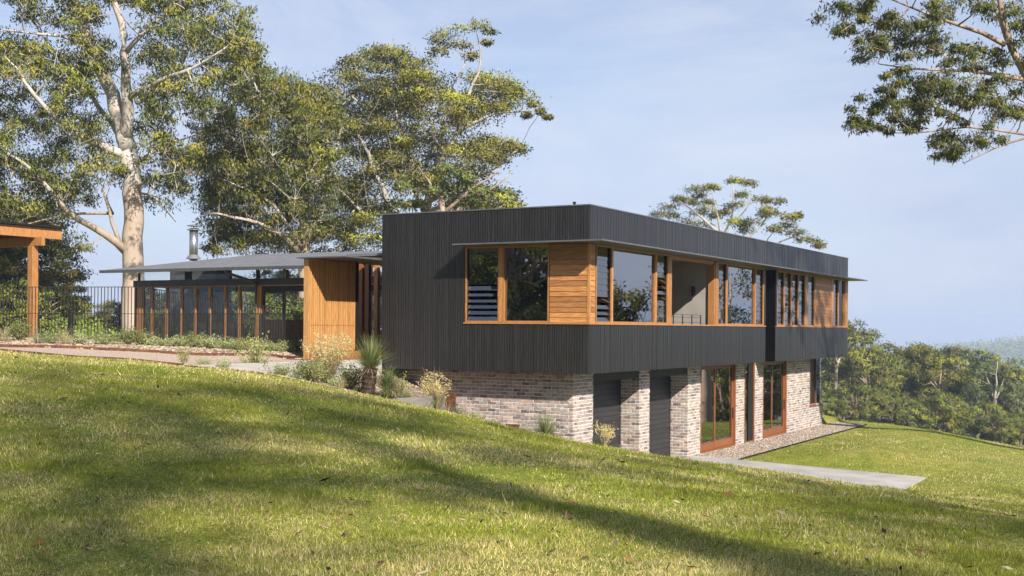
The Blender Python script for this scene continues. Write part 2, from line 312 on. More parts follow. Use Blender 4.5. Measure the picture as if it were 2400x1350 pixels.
_w = np.linalg.solve(_A, np.concatenate([CT[:, 2], [0, 0, 0]]))
def sstep(x): x = np.clip(x, 0, 1); return x*x*(3-2*x)
def rect_d(x, y, x0, x1, y0, y1):
    return np.hypot(np.maximum(np.maximum(x0-x, x-x1), 0), np.maximum(np.maximum(y0-y, y-y1), 0))
def pad_z(x): return -3.82 - .03*np.maximum(0, x+.69)
def gz(X, Y):
    X = np.asarray(X, float); Y = np.asarray(Y, float); sh = X.shape; x = X.ravel(); y = Y.ravel()
    xc, yc = np.clip(x, -80, 110), np.clip(y, -40, 200); z = np.empty_like(xc)
    for i in range(0, len(xc), 20000):
        s = slice(i, i+20000)
        z[s] = _U((xc[s, None]-CT[None, :, 0])**2 + (yc[s, None]-CT[None, :, 1])**2) @ _w[:_n] + _w[_n] + _w[_n+1]*xc[s] + _w[_n+2]*yc[s]
    z = z + .025*np.sin(x*.9+1)*np.cos(y*.7) + .015*np.sin(x*2.1)*np.sin(y*1.7+2)
    far = np.hypot(np.maximum(np.abs(x-15)-95, 0), np.maximum(np.abs(y-80)-120, 0))
    z = z - 130*sstep(far/1200) * (far > 0)
    lx, ly = w2loc(x, y)
    d1 = rect_d(lx, ly, -.69, 6.15, 1.0, 8.75); d2 = rect_d(lx, ly, -6., .75, 8.0, 24.4)
    k1 = sstep(1 - d1/2.6); k2 = sstep(1 - d2/4.0)
    front = (ly < .5) & (lx < -.62)
    k1 = np.where(front, 0, k1); k2 = np.where(front, 0, k2)
    k = np.maximum(k1, np.where(lx > -.7, k2, 0))
    z = z*(1-k) + pad_z(lx)*k
    inside = (lx > -5.8) & (lx < -.69) & (ly > .75) & (ly < 22.5)
    z = np.where(inside, np.minimum(z, -3.9), z)
    return z.reshape(sh)
def g1(x, y): return float(gz(np.array([x]), np.array([y]))[0])
def axis(lo, hi, step, flo, fhi, n):
    core = np.arange(lo, hi+step*.5, step); g = np.linspace(0, 1, n+1)[1:]**3
    return np.concatenate([(lo - (lo-flo)*g)[::-1], core, hi + (fhi-hi)*g])
gx = axis(-26, 34, .3, -3500, 3500, 34); gy = axis(-6, 60, .3, -900, 4200, 40)
GX, GY = np.meshgrid(gx, gy); GZ = gz(GX, GY); nx, ny = len(gx), len(gy)
V = np.stack([GX, GY, GZ], -1).reshape(-1, 3)
idx = np.arange(nx*ny).reshape(ny, nx)
Q = np.stack([idx[:-1, :-1], idx[:-1, 1:], idx[1:, 1:], idx[1:, :-1]], -1).reshape(-1, 4)
def grid_mesh(name, V, Q, m, smooth=True):
    me = bpy.data.meshes.new(name); me.vertices.add(len(V)); me.vertices.foreach_set('co', np.asarray(V, np.float32).ravel())
    me.loops.add(Q.size); me.loops.foreach_set('vertex_index', Q.astype(np.int32).ravel())
    me.polygons.add(len(Q)); me.polygons.foreach_set('loop_start', np.arange(0, Q.size, 4, dtype=np.int32))
    me.polygons.foreach_set('use_smooth', np.full(len(Q), smooth)); me.update(calc_edges=True); me.materials.append(m); return me
link('ground', grid_mesh('ground', V, Q, MT['ground']), kind='structure', label='sloping grassed ground running down from the garden to the valley', cat='ground')

def resample(P, n):
    P = np.asarray(P, float); s = np.concatenate([[0], np.cumsum(np.linalg.norm(np.diff(P, axis=0), axis=1))])
    t = np.linspace(0, s[-1], n); return np.stack([np.interp(t, s, P[:, i]) for i in range(P.shape[1])], -1)
def ribbon(name, A, B, n, m, mtl, off=.03, zmin=None, thick=.0, **kw):
    A = resample(A, n); B = resample(B, n); t = np.linspace(0, 1, m)[None, :, None]
    P = A[:, None]*(1-t) + B[:, None]*t; z = gz(P[..., 0], P[..., 1]) + off
    if zmin is not None: z = np.maximum(z, zmin)
    V = np.concatenate([P, z[..., None]], -1).reshape(-1, 3); id = np.arange(n*m).reshape(n, m)
    Q = np.stack([id[:-1, :-1], id[:-1, 1:], id[1:, 1:], id[1:, :-1]], -1).reshape(-1, 4)
    return link(name, grid_mesh(name, V, Q, mtl), **kw)
def W2(*pts): return [tuple(loc2w(x, y, 0)[:2]) for x, y in pts]
def PX(*pts): return [tuple(at(*p)[:2]) for p in pts]
LAWN_EDGE = PX((-600,800,28),(-150,812,27),(0,822,26.6),(260,843,26),(430,858,25.3))
BED_EDGE = PX((-700,800,31),(-150,806,30.2),(0,814,29.8),(250,826,30),(480,836,31),(640,840,31.2)) + W2((-7.45,-1.5))
PATH_Z = -.865
ribbon('gravel_path', LAWN_EDGE + W2((-5.9, -6.9), (-5.9, -1.25)), BED_EDGE, 110, 16, MT['gravel'], .03, PATH_Z, kind='structure', label='pale crushed gravel path leading to the timber entry deck', cat='path')
ribbon('fence_garden_bed', BED_EDGE, PX((-700,790,37),(0,797,37),(330,806,36.5),(720,820,34)) + W2((-7.5,1.5)), 90, 16, MT['mulch'], .035, -.85, kind='structure', label='bark mulch bed along the foot of the black fence', cat='garden bed')
LOW_EDGE = PX((440,862,25.6),(560,877,25.9),(660,890,26.2),(780,905,26.6),(880,932,27),(1000,958,27.2),(1100,984,27.3),(1200,1010,27.3),(1300,1031,26.9),(1350,1041,26.6))
HOUSE_EDGE = W2((-5.86,-7.0),(-5.86,-4),(-5.86,-1.2),(-5.8,.55),(-4,.55),(-2,.55),(-.72,.55),(-.6,.2))
ribbon('lower_garden_bed', LOW_EDGE, HOUSE_EDGE, 100, 18, MT['mulch'], .03, kind='structure', label='bark mulch bed sloping down below the concrete wall and brick base', cat='garden bed')
# driveway slab, gravel strip and its timber edging (house local axes)
def local_sheet(name, x0, x1, y0, y1, z0, mtl, n=2, m=2, slope=True, **kw):
    V = []; id = []
    xs = np.linspace(x0, x1, n); ys = np.linspace(y0, y1, m)
    mb = MB()
    for j in range(m):
        for i in range(n):
            p = loc2w(xs[i], ys[j], 0); mb.v.append((p[0], p[1], float(pad_z(xs[i])) + z0))
    for j in range(m-1):
        for i in range(n-1): a = j*n+i; mb.f.append((a, a+1, a+n+1, a+n))
    return mb.build(name, mtl, **kw)
dv = empty('concrete_driveway', loc2w(-.66, 1.2, float(pad_z(-.66))), HROT); tag(dv, 'pale concrete driveway slab in front of the garage doors', 'driveway', None, 'structure')
cx_ = [-.66, 1.56, 3.78, 6.0]; cy_ = [1.2, 4.9, 8.6]
for x0, x1 in zip(cx_[:-1], cx_[1:]):
    for y0, y1 in zip(cy_[:-1], cy_[1:]):
        q = []
        for zz in (-.12, .035):
            for x, y in ((x0+.006, y0+.006), (x1-.006, y0+.006), (x1-.006, y1-.006), (x0+.006, y1-.006)): q.append((x+.66, y-1.2, float(pad_z(x)-pad_z(-.66))+zz))
        MB().hexa(q).build('slab', MT['concrete'], dv)
local_sheet('gravel_strip', -.72, .66, 8.62, 24.2, .03, MT['gravel'], 3, 20, kind='structure', label='river gravel strip along the foot of the brick wall', cat='gravel strip')
e = empty('steel_edging', loc2w(.66, 8.62, -3.85), HROT, 'thin dark steel edging between gravel strip and right lawn', 'edging')
MB().box(0, .03, .02, 15.6, -.1, .04).box(-1.38, .03, 15.6, 15.63, -.1, .04).build('edge_plate', MT['black_metal'], e)
def strip_wall(name, P, h0, h1, th, mtl, **kw):
    P = resample(P, 60); z = gz(P[:, 0], P[:, 1]); z = np.maximum(z, kw.pop('zmin', -99)); mb = MB()
    T = np.gradient(P, axis=0); T /= np.linalg.norm(T, axis=1, keepdims=True); Nn = np.stack([-T[:, 1], T[:, 0]], -1)*th/2
    for p, q, zz in zip(P-Nn, P+Nn, z):
        mb.v += [(p[0], p[1], zz+h0), (q[0], q[1], zz+h0), (q[0], q[1], zz+h1), (p[0], p[1], zz+h1)]
    for i in range(len(P)-1):
        for j in range(4): k = (j+1) % 4; mb.f.append((i*4+j, i*4+k, i*4+4+k, i*4+4+j))
    mb.f += [(0, 1, 2, 3), (len(P)*4-1, len(P)*4-2, len(P)*4-3, len(P)*4-4)]
    return mb.build(name, mtl, **kw)
strip_wall('steel_edging', BED_EDGE, -.1, .10, .014, MT['rust'], zmin=-.87, label='rusty steel edging between the mulch bed and the gravel path', cat='edging')
strip_wall('steel_edging', LAWN_EDGE, -.15, .055, .014, MT['rust'], label='rusty steel edging between the lawn and the gravel path', cat='edging')
# concrete sleeper retaining wall
e = empty('retaining_wall', loc2w(-5.9, -7.1, -1.6), HROT, 'low pale concrete sleeper wall holding up the gravel path', 'wall')
for k in range(3):
    z1 = 1.6-.845 - k*.235; yy = -.0
    cuts = [0, 2.4+.6*(k % 2), 4.8-.5*(k % 2), 7.05]
    for y0, y1 in zip(cuts[:-1], cuts[1:]): MB().chamfer(-.1, .0+random.uniform(-.004, .004), y0+.004, y1-.004, z1-.23, z1, .006).build('sleeper', MT['sleeper'], e)
# two short retaining steps below it, with rusty steel ends
def step_wall(px, py, depth, L, h, lab, end):
    p = at(px, py, depth); lx, ly = w2loc(p[0], p[1])
    w = empty('retaining_step', (p[0], p[1], p[2]-h), HROT, lab, 'wall')
    MB().chamfer(-.05, .05, -L, .0, -.15, h, .01).build('sleeper', MT['sleeper_dark'], w)
    MB().box(-.06, .32, .002, .03, -.2, h+.04).build('steel_end', MT['rust'], w)
    return w
step_wall(1040, 925, 28.25, 1.9, .42, 'short concrete retaining step with a rusty steel end plate by the reeds', True)
step_wall(1190, 998, 28.4, .8, .22, 'lowest small retaining step with rusty steel plate against the brick wall', True)
# ------------------------------------------------------------------ the two-storey house (local x = out of right face, y = along it)
ZB, ZS, ZH, ZT, ZF = -1.085, .115, 1.985, 2.875, -3.8
LEN, WID = 23.75, 5.97
house = empty('house', loc2w(0, 0, 0), HROT, 'two storey house, black timber box over a pale brick base', 'house')
def part(name, mb, m, parent=None, **kw): return mb.build(name, MT[m], parent or house, **kw)
# dark carcass behind the cladding: slabs and walls with real openings
c = MB(); IN = .03
c.box(-WID+IN, -IN, IN, 13.16, ZB+.02, ZB+.42); c.box(-WID+IN, -1.7, 13.16, 14.25, ZB+.02, ZB+.42); c.box(-WID+IN, -IN, 14.25, LEN-IN, ZB+.02, ZB+.42)                                   # floor structure
c.box(-WID+IN, -IN, IN, LEN-IN, ZH+.06, ZT-.1)                                    # roof structure
c.box(-WID+IN, -3.44, IN, .15, ZB+.42, ZH+.06)                                    # left face solid part
c.box(-3.44, -IN, IN, .15, ZB+.42, ZS-.02)                                        # below left window
c.box(-1.06, -IN-.02, IN+.02, .15, ZS, ZH+.06)                                    # behind timber panel
c.box(-.15, -IN-.02, .15, .36, ZS, ZH+.06)
c.box(-.15, -IN, .15, 13.16, ZB+.42, ZS-.02); c.box(-.15, -IN, 14.25, LEN-IN, ZB+.42, ZS-.02)
c.box(-.15, -IN-.02, 18.98, 21.3, ZS, ZH+.06)
c.box(-WID+IN, -WID+.15, .15, 8.0, ZB+.42, ZH+.06); c.box(-WID+IN, -WID+.15, 20, LEN-IN, ZB+.42, ZH+.06)
part('carcass', c, 'black_backing')
# recessed black gap between the two bays
part('recess_panel', MB().box(-1.6, -1.4, 13.20, 14.20, ZB, ZH+.05), 'black_backing')
g = MB().box(-1.4, .0, 13.17, 13.195, ZB, ZH).box(-1.4, .0, 14.205, 14.23, ZB, ZH); part('recess_reveal', g, 'black_backing')
# interior walls of the upper storey
i = MB(); i.box(-WID+.16, -.2, .16, 13.1, ZB+.425, ZB+.44); i.box(-WID+.16, -.2, 14.3, LEN-.2, ZB+.425, ZB+.44); part('upper_floor', i, 'floor_wood')
part('upper_ceiling', MB().box(-WID+.16, -.2, .16, LEN-.2, ZH+.02, ZH+.055), 'plaster')
i = MB(); i.box(-WID+.16, -WID+.2, .16, 12.9, ZB+.44, ZH+.02); i.box(-2.7, -2.62, 5.0, 8.4, ZB+.44, ZH+.02); i.box(-5.8, -.25, 4.92, 5.0, ZB+.44, ZH+.02)
i.box(-5.8, -.6, 13.0, 13.15, ZB+.44, ZH+.02); part('inner_wall', i, 'grey_wall')
part('balcony_wall', MB().box(-1.06, -.16, 8.42, 8.5, ZB+.44, ZH+.02).box(-2.62, -1.07, 8.42, 8.5, ZB+.44, ZH+.02), 'plaster')
part('parapet_cap', MB().box(-WID-.02, .02, -.02, .16, ZT, ZT+.03).box(-.16, .02, .16, LEN+.02, ZT, ZT+.03).box(-WID-.02, -WID+.16, .16, LEN+.02, ZT, ZT+.03).box(-WID+.16, -.16, LEN-.16, LEN+.02, ZT, ZT+.03), 'cap_metal')
part('roof_deck', MB().box(-WID+.1, -.1, .1, LEN-.1, ZT-.1, ZT-.06), 'roof_metal')
r_ = MB().tube([(-.86, .9, ZT-.06), (-.86, .9, ZT+.16)], .03, 8).tube([(-.86, .9, ZT+.16), (-.86, .9, ZT+.2)], .045, 8); part('roof_vent', r_, 'black_metal', smooth=False)
# --- cladding boards; the ones that show largest are single pieces, the rest one joined part
def splits(a, b, lo=.056, hi=.086):
    x = a; o = []
    while x < b-1e-6:
        w = min(random.uniform(lo, hi), b-x)
        if b-(x+w) < lo*.7: w = b-x
        o.append((x, x+w)); x += w
    return o
boards = []                                                                       # (face, a, b, z0, z1)
for a, b in splits(-WID, -3.44): boards.append(('L', a, b, ZB, ZT))
for a, b in splits(-3.44, 0): boards += [('L', a, b, ZH+.05, ZT), ('L', a, b, ZB, ZS-.035)]
for a, b in splits(0, LEN): boards.append(('R', a, b, ZH+.05, ZT))
for a, b in splits(0, 13.17)+splits(14.23, LEN): boards.append(('R', a, b, ZB, ZS-.035))
def board_box(mb, f, a, b, z0, z1):
    pr = random.uniform(-.003, .003); g = .0055
    if f == 'L': mb.box(a+g, min(b-g, -.002), -.0+pr-.002, .028, z0, z1)
    else: mb.box(-.028, .0+pr+.002, a+g if a > .001 else .03, b-g, z0, z1)
clad = part('cladding', MB().box(-WID+.002, -.032, .0285, .0295, ZB+.001, ZS-.04).box(-WID+.002, -.032, .0285, .0295, ZH+.051, ZT-.001), 'black_backing')
near = [q for q in boards if q[0] == 'L'] + [q for q in boards if q[0] == 'R' and q[1] < 6.0]
near = sorted(near, key=lambda q: (q[0] == 'R', q[1]))[:298]; far = [q for q in boards if q not in near]
for q in near: mb = MB(); board_box(mb, *q); mb.build('cladding_board', MT['black_board'], clad)
mb = MB()
for q in far: board_box(mb, *q)
for yy in (ZB,):                                                                  # far end face and back face
    mb.box(-WID, -.03, LEN-.03, LEN, ZB, ZT); mb.box(-WID, -WID+.03, .03, 8.0, ZB, ZT); mb.box(-WID, -WID+.03, 8.0, LEN-.03, ZH+.05, ZT)
mb.build('far_cladding_boards', MT['black_board'], clad, kind='stuff')
part('underside', MB().box(-WID+.01, -.012, .012, 13.165, ZB+.002, ZB+.018).box(-WID+.01, -.012, 14.235, LEN-.012, ZB+.002, ZB+.018), 'black_board')
# --- metal awning wrapping both faces
a = MB(); D = .64; z0, z1 = ZH+.005, ZH+.04
def slab(mb, p):                                                                  # outline with thin outer edge
    n = len(p); b = len(mb.v); mb.v += [(x, y, z0) for x, y in p] + [(x, y, z1) for x, y in p]
    mb.f += [tuple(b+n-1-k for k in range(n)), tuple(b+n+k for k in range(n))] + [(b+k, b+(k+1) % n, b+n+(k+1) % n, b+n+k) for k in range(n)]
slab(a, [(-3.42, -.004), (-3.42, -D), (D, -D), (.004, -.004)]); slab(a, [(.004, -.004), (D, -D), (D, LEN+D), (.004, LEN+.004)]); slab(a, [(.004, LEN+.004), (D, LEN+D), (-3., LEN+D), (-3., LEN+.004)])
part('awning', a, 'cap_metal')
# --- timber weatherboard panels
def panel(face, a, b, n, z0=ZS, z1=ZH):
    o = MB().box(*((a, b, .012, .03) if face == 'L' else (-.03, -.012, a, b)), z0, z1).build('weatherboard_panel', MT['timber_h'], house)
    h = (z1-z0)/n
    for k in range(n):
        p = random.uniform(0, .003); q = MB(); e0, e1 = z0+k*h+.003, z0+(k+1)*h-.003
        if face == 'L': q.hexa([(a,-.014-p,e0),(b,-.014-p,e0),(b,.011,e0),(a,.011,e0),(a,-.002-p,e1),(b,-.002-p,e1),(b,.011,e1),(a,.011,e1)])
        else: q.hexa([(-.011,a,e0),(.014+p,a,e0),(.014+p,b,e0),(-.011,b,e0),(-.011,a,e1),(.002+p,a,e1),(.002+p,b,e1),(-.011,b,e1)])
        q.build('weatherboard', MT['timber_h'], o)
panel('L', -1.04, -.045, 15); panel('R', .045, .30, 15); panel('R', 18.99, 21.24, 15)
part('corner_trim', MB().box(-.042, .020, -.02, .042, ZS+.002, ZH-.002), 'timber')
# --- windows. face 'L': a,b along x at y=0 ; face 'R': along y at x=0
def bx(mb, face, a, b, d0, d1, z0, z1):                                           # d measured inwards from the face
    if face == 'L': mb.box(a, b, d0, d1, z0, z1)
    elif face == 'R': mb.box(-d1, -d0, a, b, z0, z1)
    return mb
def frame(face, a, b, z0, z1, w, d0, d1, m, name='window', root=None, bottom=None):
    mb = MB(); bw = bottom or w
    bx(mb, face, a, a+w, d0, d1, z0, z1); bx(mb, face, b-w, b, d0, d1, z0, z1); bx(mb, face, a+w, b-w, d0+.003, d1-.003, z1-w, z1); bx(mb, face, a+w, b-w, d0+.003, d1-.003, z0, z0+bw)
    return mb.build(name, MT[m], root or house)
def fixed(face, a, b, z0=ZS, z1=ZH, d=.10, m='timber', w=.045, gm='glass'):
    o = frame(face, a, b, z0, z1, w, -.005, d+.035, m)
    bx(MB(), face, a+w-.01, b-w+.01, d, d+.008, z0+w-.01, z1-w+.01).build('pane', MT[gm], o); return o
def louvre(face, a, b, z0=ZS, z1=ZH, n=12, openb=(), w=.04):
    o = frame(face, a, b, z0, z1, w, -.008, .12, 'timber', 'louvre_window')
    H = (z1-z0-2*w)/n; A0, B0 = a+w+.004, b-w-.004
    clip = MB(); bx(clip, face, A0-.003, A0+.022, .03, .09, z0+w, z1-w); bx(clip, face, B0-.022, B0+.003, .03, .09, z0+w, z1-w); clip.build('louvre_clip', MT['black_metal'], o)
    for k in range(n):
        zc = z0+w+H*(k+.5); an = radians(random.uniform(4, 8) if k not in openb else random.uniform(24, 32)); hh = H*.54
        q = MB(); pts = []
        for s, dz in ((-1, -1), (1, 1)):
            pass
        y0, y1 = .06 - sin(an)*hh, .06 + sin(an)*hh; zz0, zz1 = zc - cos(an)*hh, zc + cos(an)*hh; t = .003
        def P(al, d, z): return (al, d, z) if face == 'L' else (-d, al, z)
        c8 = [P(A0+.02, y0-t, zz0), P(B0-.02, y0-t, zz0), P(B0-.02, y0+t, zz0), P(A0+.02, y0+t, zz0), P(A0+.02, y1-t, zz1), P(B0-.02, y1-t, zz1), P(B0-.02, y1+t, zz1), P(A0+.02, y1+t, zz1)]
        q.hexa(c8).build('louvre_blade', MT['glass_louvre'], o)
    return o
louvre('L', -3.42, -2.44, openb=range(0, 6)); fixed('L', -2.36, -1.06, d=.08)
part('mullion', MB().box(-2.437, -2.363, -.012, .12, ZS+.002, ZH-.002), 'timber')
s = MB().box(-3.46, .03, -.03, .05, ZS-.034, ZS-.002).box(-.05, .03, .052, 13.16, ZS-.034, ZS-.002).box(-.05, .03, 14.24, LEN+.01, ZS-.034, ZS-.002); part('window_sill', s, 'timber')
h = MB().box(-3.44, -1.05, -.014, .12, ZH+.001, ZH+.004); 
louvre('R', .36, 1.27, openb=range(0, 4)); fixed('R', 1.275, 3.98, d=.05); louvre('R', 4.0, 4.82, openb=range(4, 8))
part('post', MB().box(-.15, .012, 4.83, 5.05, ZS, ZH-.001), 'timber')
o = MB().box(-.14, .004, 5.05, 8.3, ZH-.09, ZH-.004).box(-.19, .0, 8.35, 8.415, ZS, ZH-.095); o.build('balcony_opening', MT['timber'], house)
part('post', MB().box(-.15, .012, 8.43, 8.66, ZS, ZH-.001), 'timber')
louvre('R', 8.665, 9.45); fixed('R', 9.455, 12.1, d=.05); louvre('R', 12.12, 12.98)
part('post', MB().box(-.12, .008, 12.985, 13.165, ZS, ZH), 'black_metal')
part('post', MB().box(-.12, .008, 14.235, 14.38, ZS, ZH), 'black_metal')
for k in range(4): louvre('R', 14.385+k*.83, 14.385+(k+1)*.83-.003)
part('post', MB().box(-.15, .012, 17.71, 18.03, ZS, ZH-.001), 'timber')
louvre('R', 18.035, 18.97); part('post', MB().box(-.15, .012, 21.25, 21.5, ZS, ZH-.001), 'timber')
louvre('R', 21.505, 22.32); fixed('R', 22.325, 23.35, d=.06, gm='glass_clear')
part('corner_post', MB().box(-.2, .012, LEN-.38, LEN-.01, ZS, ZH-.001), 'timber')
e = MB().box(-2.6, -.21, LEN-.06, LEN-.052, ZS, ZH); part('end_pane', e, 'glass_clear')
# balcony railing and lamp
rl = empty('balcony_railing', loc2w(-.25, 5.1, ZS-.5), HROT, 'thin black cable railing inside the open upper balcony', 'railing')
for k in range(5): MB().box(-.012, .012, k*.7, k*.7+.024, 0, .78).build('post', MT['black_metal'], rl)
for zz in (.56, .70, .775): MB().box(-.005, .005, .024, 2.8, zz, zz+.01).build('cable', MT['black_metal'], rl)
lm = empty('wall_lamp', loc2w(-.64, 8.42, .95), HROT, 'small black cylinder lamp on the grey balcony wall', 'lamp')
MB().tube([(0, -.1, 0), (0, -.1, .1), (0, -.1, .11), (0, -.1, .2), (0, -.1, .21), (0, -.1, .3)], [.05, .05, .066, .066, .05, .05], 14).build('lamp_body', MT['black_metal'], lm)
MB().box(-.03, .03, -.05, 0, .1, .2).build('bracket', MT['black_metal'], lm)

# ------------------------------------------------------------------ lower storey
BX, BY = -.69, .56                                                                # brick faces
J = .009; T = .11
def core(name, *boxes):
    mb = MB()
    for q in boxes: mb.box(*q)
    return mb.build(name, MT['mortar'], house)
walls = {'A': core('brick_wall', (-WID+.1, BX-J, BY+J, BY+T, ZF-.3, ZB), (BX-T, BX-J, BY+T, 1.69-J, ZF-.3, ZB))}
for kk, (y0, y1) in zip('BC', ((4.52, 5.24), (8.07, 9.12))): walls[kk] = core('brick_pier', (BX-.55, BX-J, y0+J, y1-J, ZF-.3, ZB))
for kk, (y0, y1) in zip('DE', ((12.3, 13.16), (14.17, 15.09))): walls[kk] = core('brick_pier', (BX-.25, BX-J, y0+J, y1-J, ZF-.3, ZB))
walls['F'] = core('brick_wall', (BX-.25, BX-J, 17.85+J, 20.82, ZF-.3, ZB), (BX-.25, BX-J, 20.82, 22.6-J, ZF-.3, -2.96), (-WID+.1, BX-.25, 22.4, 22.6-J, ZF-.3, -2.96))
def wall_of(f, c_, fc):
    y = fc if f == 'L' else c_
    return walls['A' if y < 3 else 'B' if y < 6 else 'C' if y < 10 else 'D' if y < 13.5 else 'E' if y < 16 else 'F']
BL, BH, BD, JT = .228, .073, .10, .013
slots = []                                                                        # (cx,cy,cz, rz, len)
nz_ = int((ZB-.004-ZF+.1)/(BH+JT))
def course(k): return ZB-.006 - k*(BH+JT) - BH/2
def run(face, a, b, k, fixedc, start):
    """fill a..b with bricks; start = offset of first joint"""
    x = a - start
    while x < b-.02:
        l, r = max(x, a), min(x+BL, b)
        if r-l > .035: slots.append((face, (l+r)/2, fixedc, course(k), r-l))
        x += BL+JT
for k in range(nz_):
    st = 0 if k % 2 else (BL+JT)/2
    zc = course(k)
    # left face: run backwards from the corner
    x = BX + (0 if k % 2 else -.0); first = BL if k % 2 else .11
    while x > -WID+.12:
        l = max(x-first, -WID+.1); slots.append(('L', (l+x)/2, BY, zc, x-l)); x = l-JT; first = BL
    run('R', BY+BD+JT, 1.69, k, BX, st)
    for y0, y1 in ((4.52, 5.24), (8.07, 9.12)):
        run('R', y0+(BD+JT), y1, k, BX, st); x = BX; first = BL if k % 2 else .11
        while x > BX-.54: l = max(x-first, BX-.54); (x-l > .03) and slots.append(('L', (l+x)/2, y0, zc, x-l)); x = l-JT; first = BL
    for y0, y1 in ((12.3, 13.16), (14.17, 15.09)): run('R', y0, y1, k, BX, st)
    run('R', 17.85, 20.82 if zc > -2.93 else 22.6, k, BX, st)
def vis(sl):
    f, c_, fc, z, ln = sl; p = loc2w(c_, fc, z) if f == 'L' else loc2w(fc, c_, z)
    n = -EY if f == 'L' else EX; d = np.linalg.norm(p); cosv = max(0., float(-(p/d) @ n))
    if z + .05 < (g1(p[0]+n[0]*.15, p[1]+n[1]*.15)): return -1
    # the lawn crest hides the foot of the garages
    return ln*cosv/d**2
sc_ = [(vis(s_), s_) for s_ in slots]; keep = sorted([q for q in sc_ if q[0] >= 0], key=lambda q: -q[0])
bricks_near = [q[1] for q in keep[:299]]; bricks_far = [q[1] for q in keep[299:]]
protos = {}
def brick_mesh(ln, v):
    key = (round(ln, 2), v)
    if key not in protos:
        rr = random.Random(v*100+int(ln*100)); mb = MB().chamfer(-ln/2, ln/2, 0, BD, -BH/2, BH/2, .005)
        mb.v = [(x+rr.uniform(-.003, .003), y+rr.uniform(-.002, .002), z+rr.uniform(-.003, .003)) for x, y, z in mb.v]
        protos[key] = mb.mesh('brick', MT['brick'])
    return protos[key]
for f, c_, fc, z, ln in bricks_near:
    me = brick_mesh(ln, random.randrange(5)); jit = random.uniform(-.004, .004)
    o = link('brick', me, wall_of(f, c_, fc), (c_, fc+jit, z) if f == 'L' else (fc-jit, c_, z), 0 if f == 'L' else pi/2)
for wl in walls.values():
    mb = MB()
    for f, c_, fc, z, ln in bricks_far:
        if wall_of(f, c_, fc) is not wl: continue
        j = random.uniform(-.004, .004); h2 = BH/2 + random.uniform(-.003, .001)
        if f == 'L': mb.chamfer(c_-ln/2, c_+ln/2, fc+j, fc+BD, z-h2, z+h2, .005)
        else: mb.chamfer(fc-BD, fc-j, c_-ln/2, c_+ln/2, z-h2, z+h2, .005)
    if mb.v: mb.build('far_bricks', MT['brick'], wl, kind='stuff')
# garage doors with steel lintels
for y0, y1 in ((1.69, 4.52), (5.24, 8.07)):
    d = MB().box(BX-.60, BX-.585, y0, y1, ZF-.02, ZB-.25).build('garage_door', MT['black_backing'], house)
    n = 17; H = (ZB-.25-ZF)/n
    for k in range(n):
        z = ZF+k*H; p = random.uniform(0, .002)
        MB().hexa([(BX-.584, y0+.02, z+.004), (BX-.552+p, y0+.02, z+.004), (BX-.552+p, y1-.01, z+.004), (BX-.584, y1-.01, z+.004), (BX-.584, y0+.02, z+H-.004), (BX-.562+p, y0+.02, z+H-.004), (BX-.562+p, y1-.01, z+H-.004), (BX-.584, y1-.01, z+H-.004)]).build('door_slat', MT['garage'], d)
    part('lintel', MB().box(BX-.16, BX-.03, y0-.002, y1+.002, ZB-.26, ZB-.001), 'black_metal')
    part('jamb', MB().box(BX-.6, BX-.12, y0-.0, y0+.018, ZF-.02, ZB-.27), 'black_metal')
# lower rooms behind the glass doors
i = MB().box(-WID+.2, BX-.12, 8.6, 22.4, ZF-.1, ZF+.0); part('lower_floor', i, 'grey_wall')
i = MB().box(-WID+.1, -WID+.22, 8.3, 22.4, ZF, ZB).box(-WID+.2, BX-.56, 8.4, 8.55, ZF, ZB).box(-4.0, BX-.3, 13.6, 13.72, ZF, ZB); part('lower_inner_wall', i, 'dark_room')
def glass_door(y0, y1):
    dr = frame('R', y0, y1, ZF-.03, ZB-.004, .07, -BX-.0, -BX+.14, 'timber_red', 'glass_door', bottom=.09); ym = (y0+y1)/2 - .28
    for a, b, dd in ((y0+.075, ym+.06, .03), (ym-.04, y1-.075, .075)):
        lf = frame('R', a, b, ZF+.065, ZB-.08, .085, -BX+dd, -BX+dd+.042, 'timber_red', 'door_leaf', root=dr, bottom=.22)
        bx(MB(), 'R', a+.08, b-.08, -BX+dd+.018, -BX+dd+.026, ZF+.28, ZB-.16).build('pane', MT['glass'], dr)
    bx(MB(), 'R', y1-.14, y1-.11, -BX+.045, -BX+.072, ZF+.9, ZF+1.25).build('handle', MT['black_metal'], dr)
glass_door(9.12, 12.3); glass_door(15.09, 17.85)
o = frame('R', 13.16, 14.17, ZF+.0, ZB-.004, .05, -BX-.01, -BX+.12, 'timber_red', 'narrow_window'); bx(MB(), 'R', 13.2, 14.13, -BX+.05, -BX+.058, ZF+.04, ZB-.04).build('pane', MT['glass'], o)
bx(MB(), 'R', 13.62, 14.125, -BX+.03, -BX+.04, ZF+.05, ZB-.05).build('fly_screen', MT['black_metal'], o)
o = frame('R', 20.82, 21.72, -2.96, ZB-.004, .05, -BX-.012, -BX+.12, 'timber_red', 'corner_window'); bx(MB(), 'R', 20.86, 21.68, -BX+.04, -BX+.05, -2.92, ZB-.04).build('fly_screen', MT['black_metal'], o)
MB().box(BX-.06, BX-.052, 21.725, 22.55, -2.955, ZB).box(-3.0, BX-.061, 22.545, 22.553, -2.955, ZB).build('pane', MT['glass_clear'], o)
MB().box(BX-.15, BX+.03, 20.80, 22.64, -2.99, -2.962).box(-3., BX-.16, 22.42, 22.64, -2.99, -2.962).build('window_sill', MT['timber_red'], o)
i = MB().box(-3.4, -3.3, 18.2, 22.4, ZF, ZB); part('corner_room_wall', i, 'dark_room')
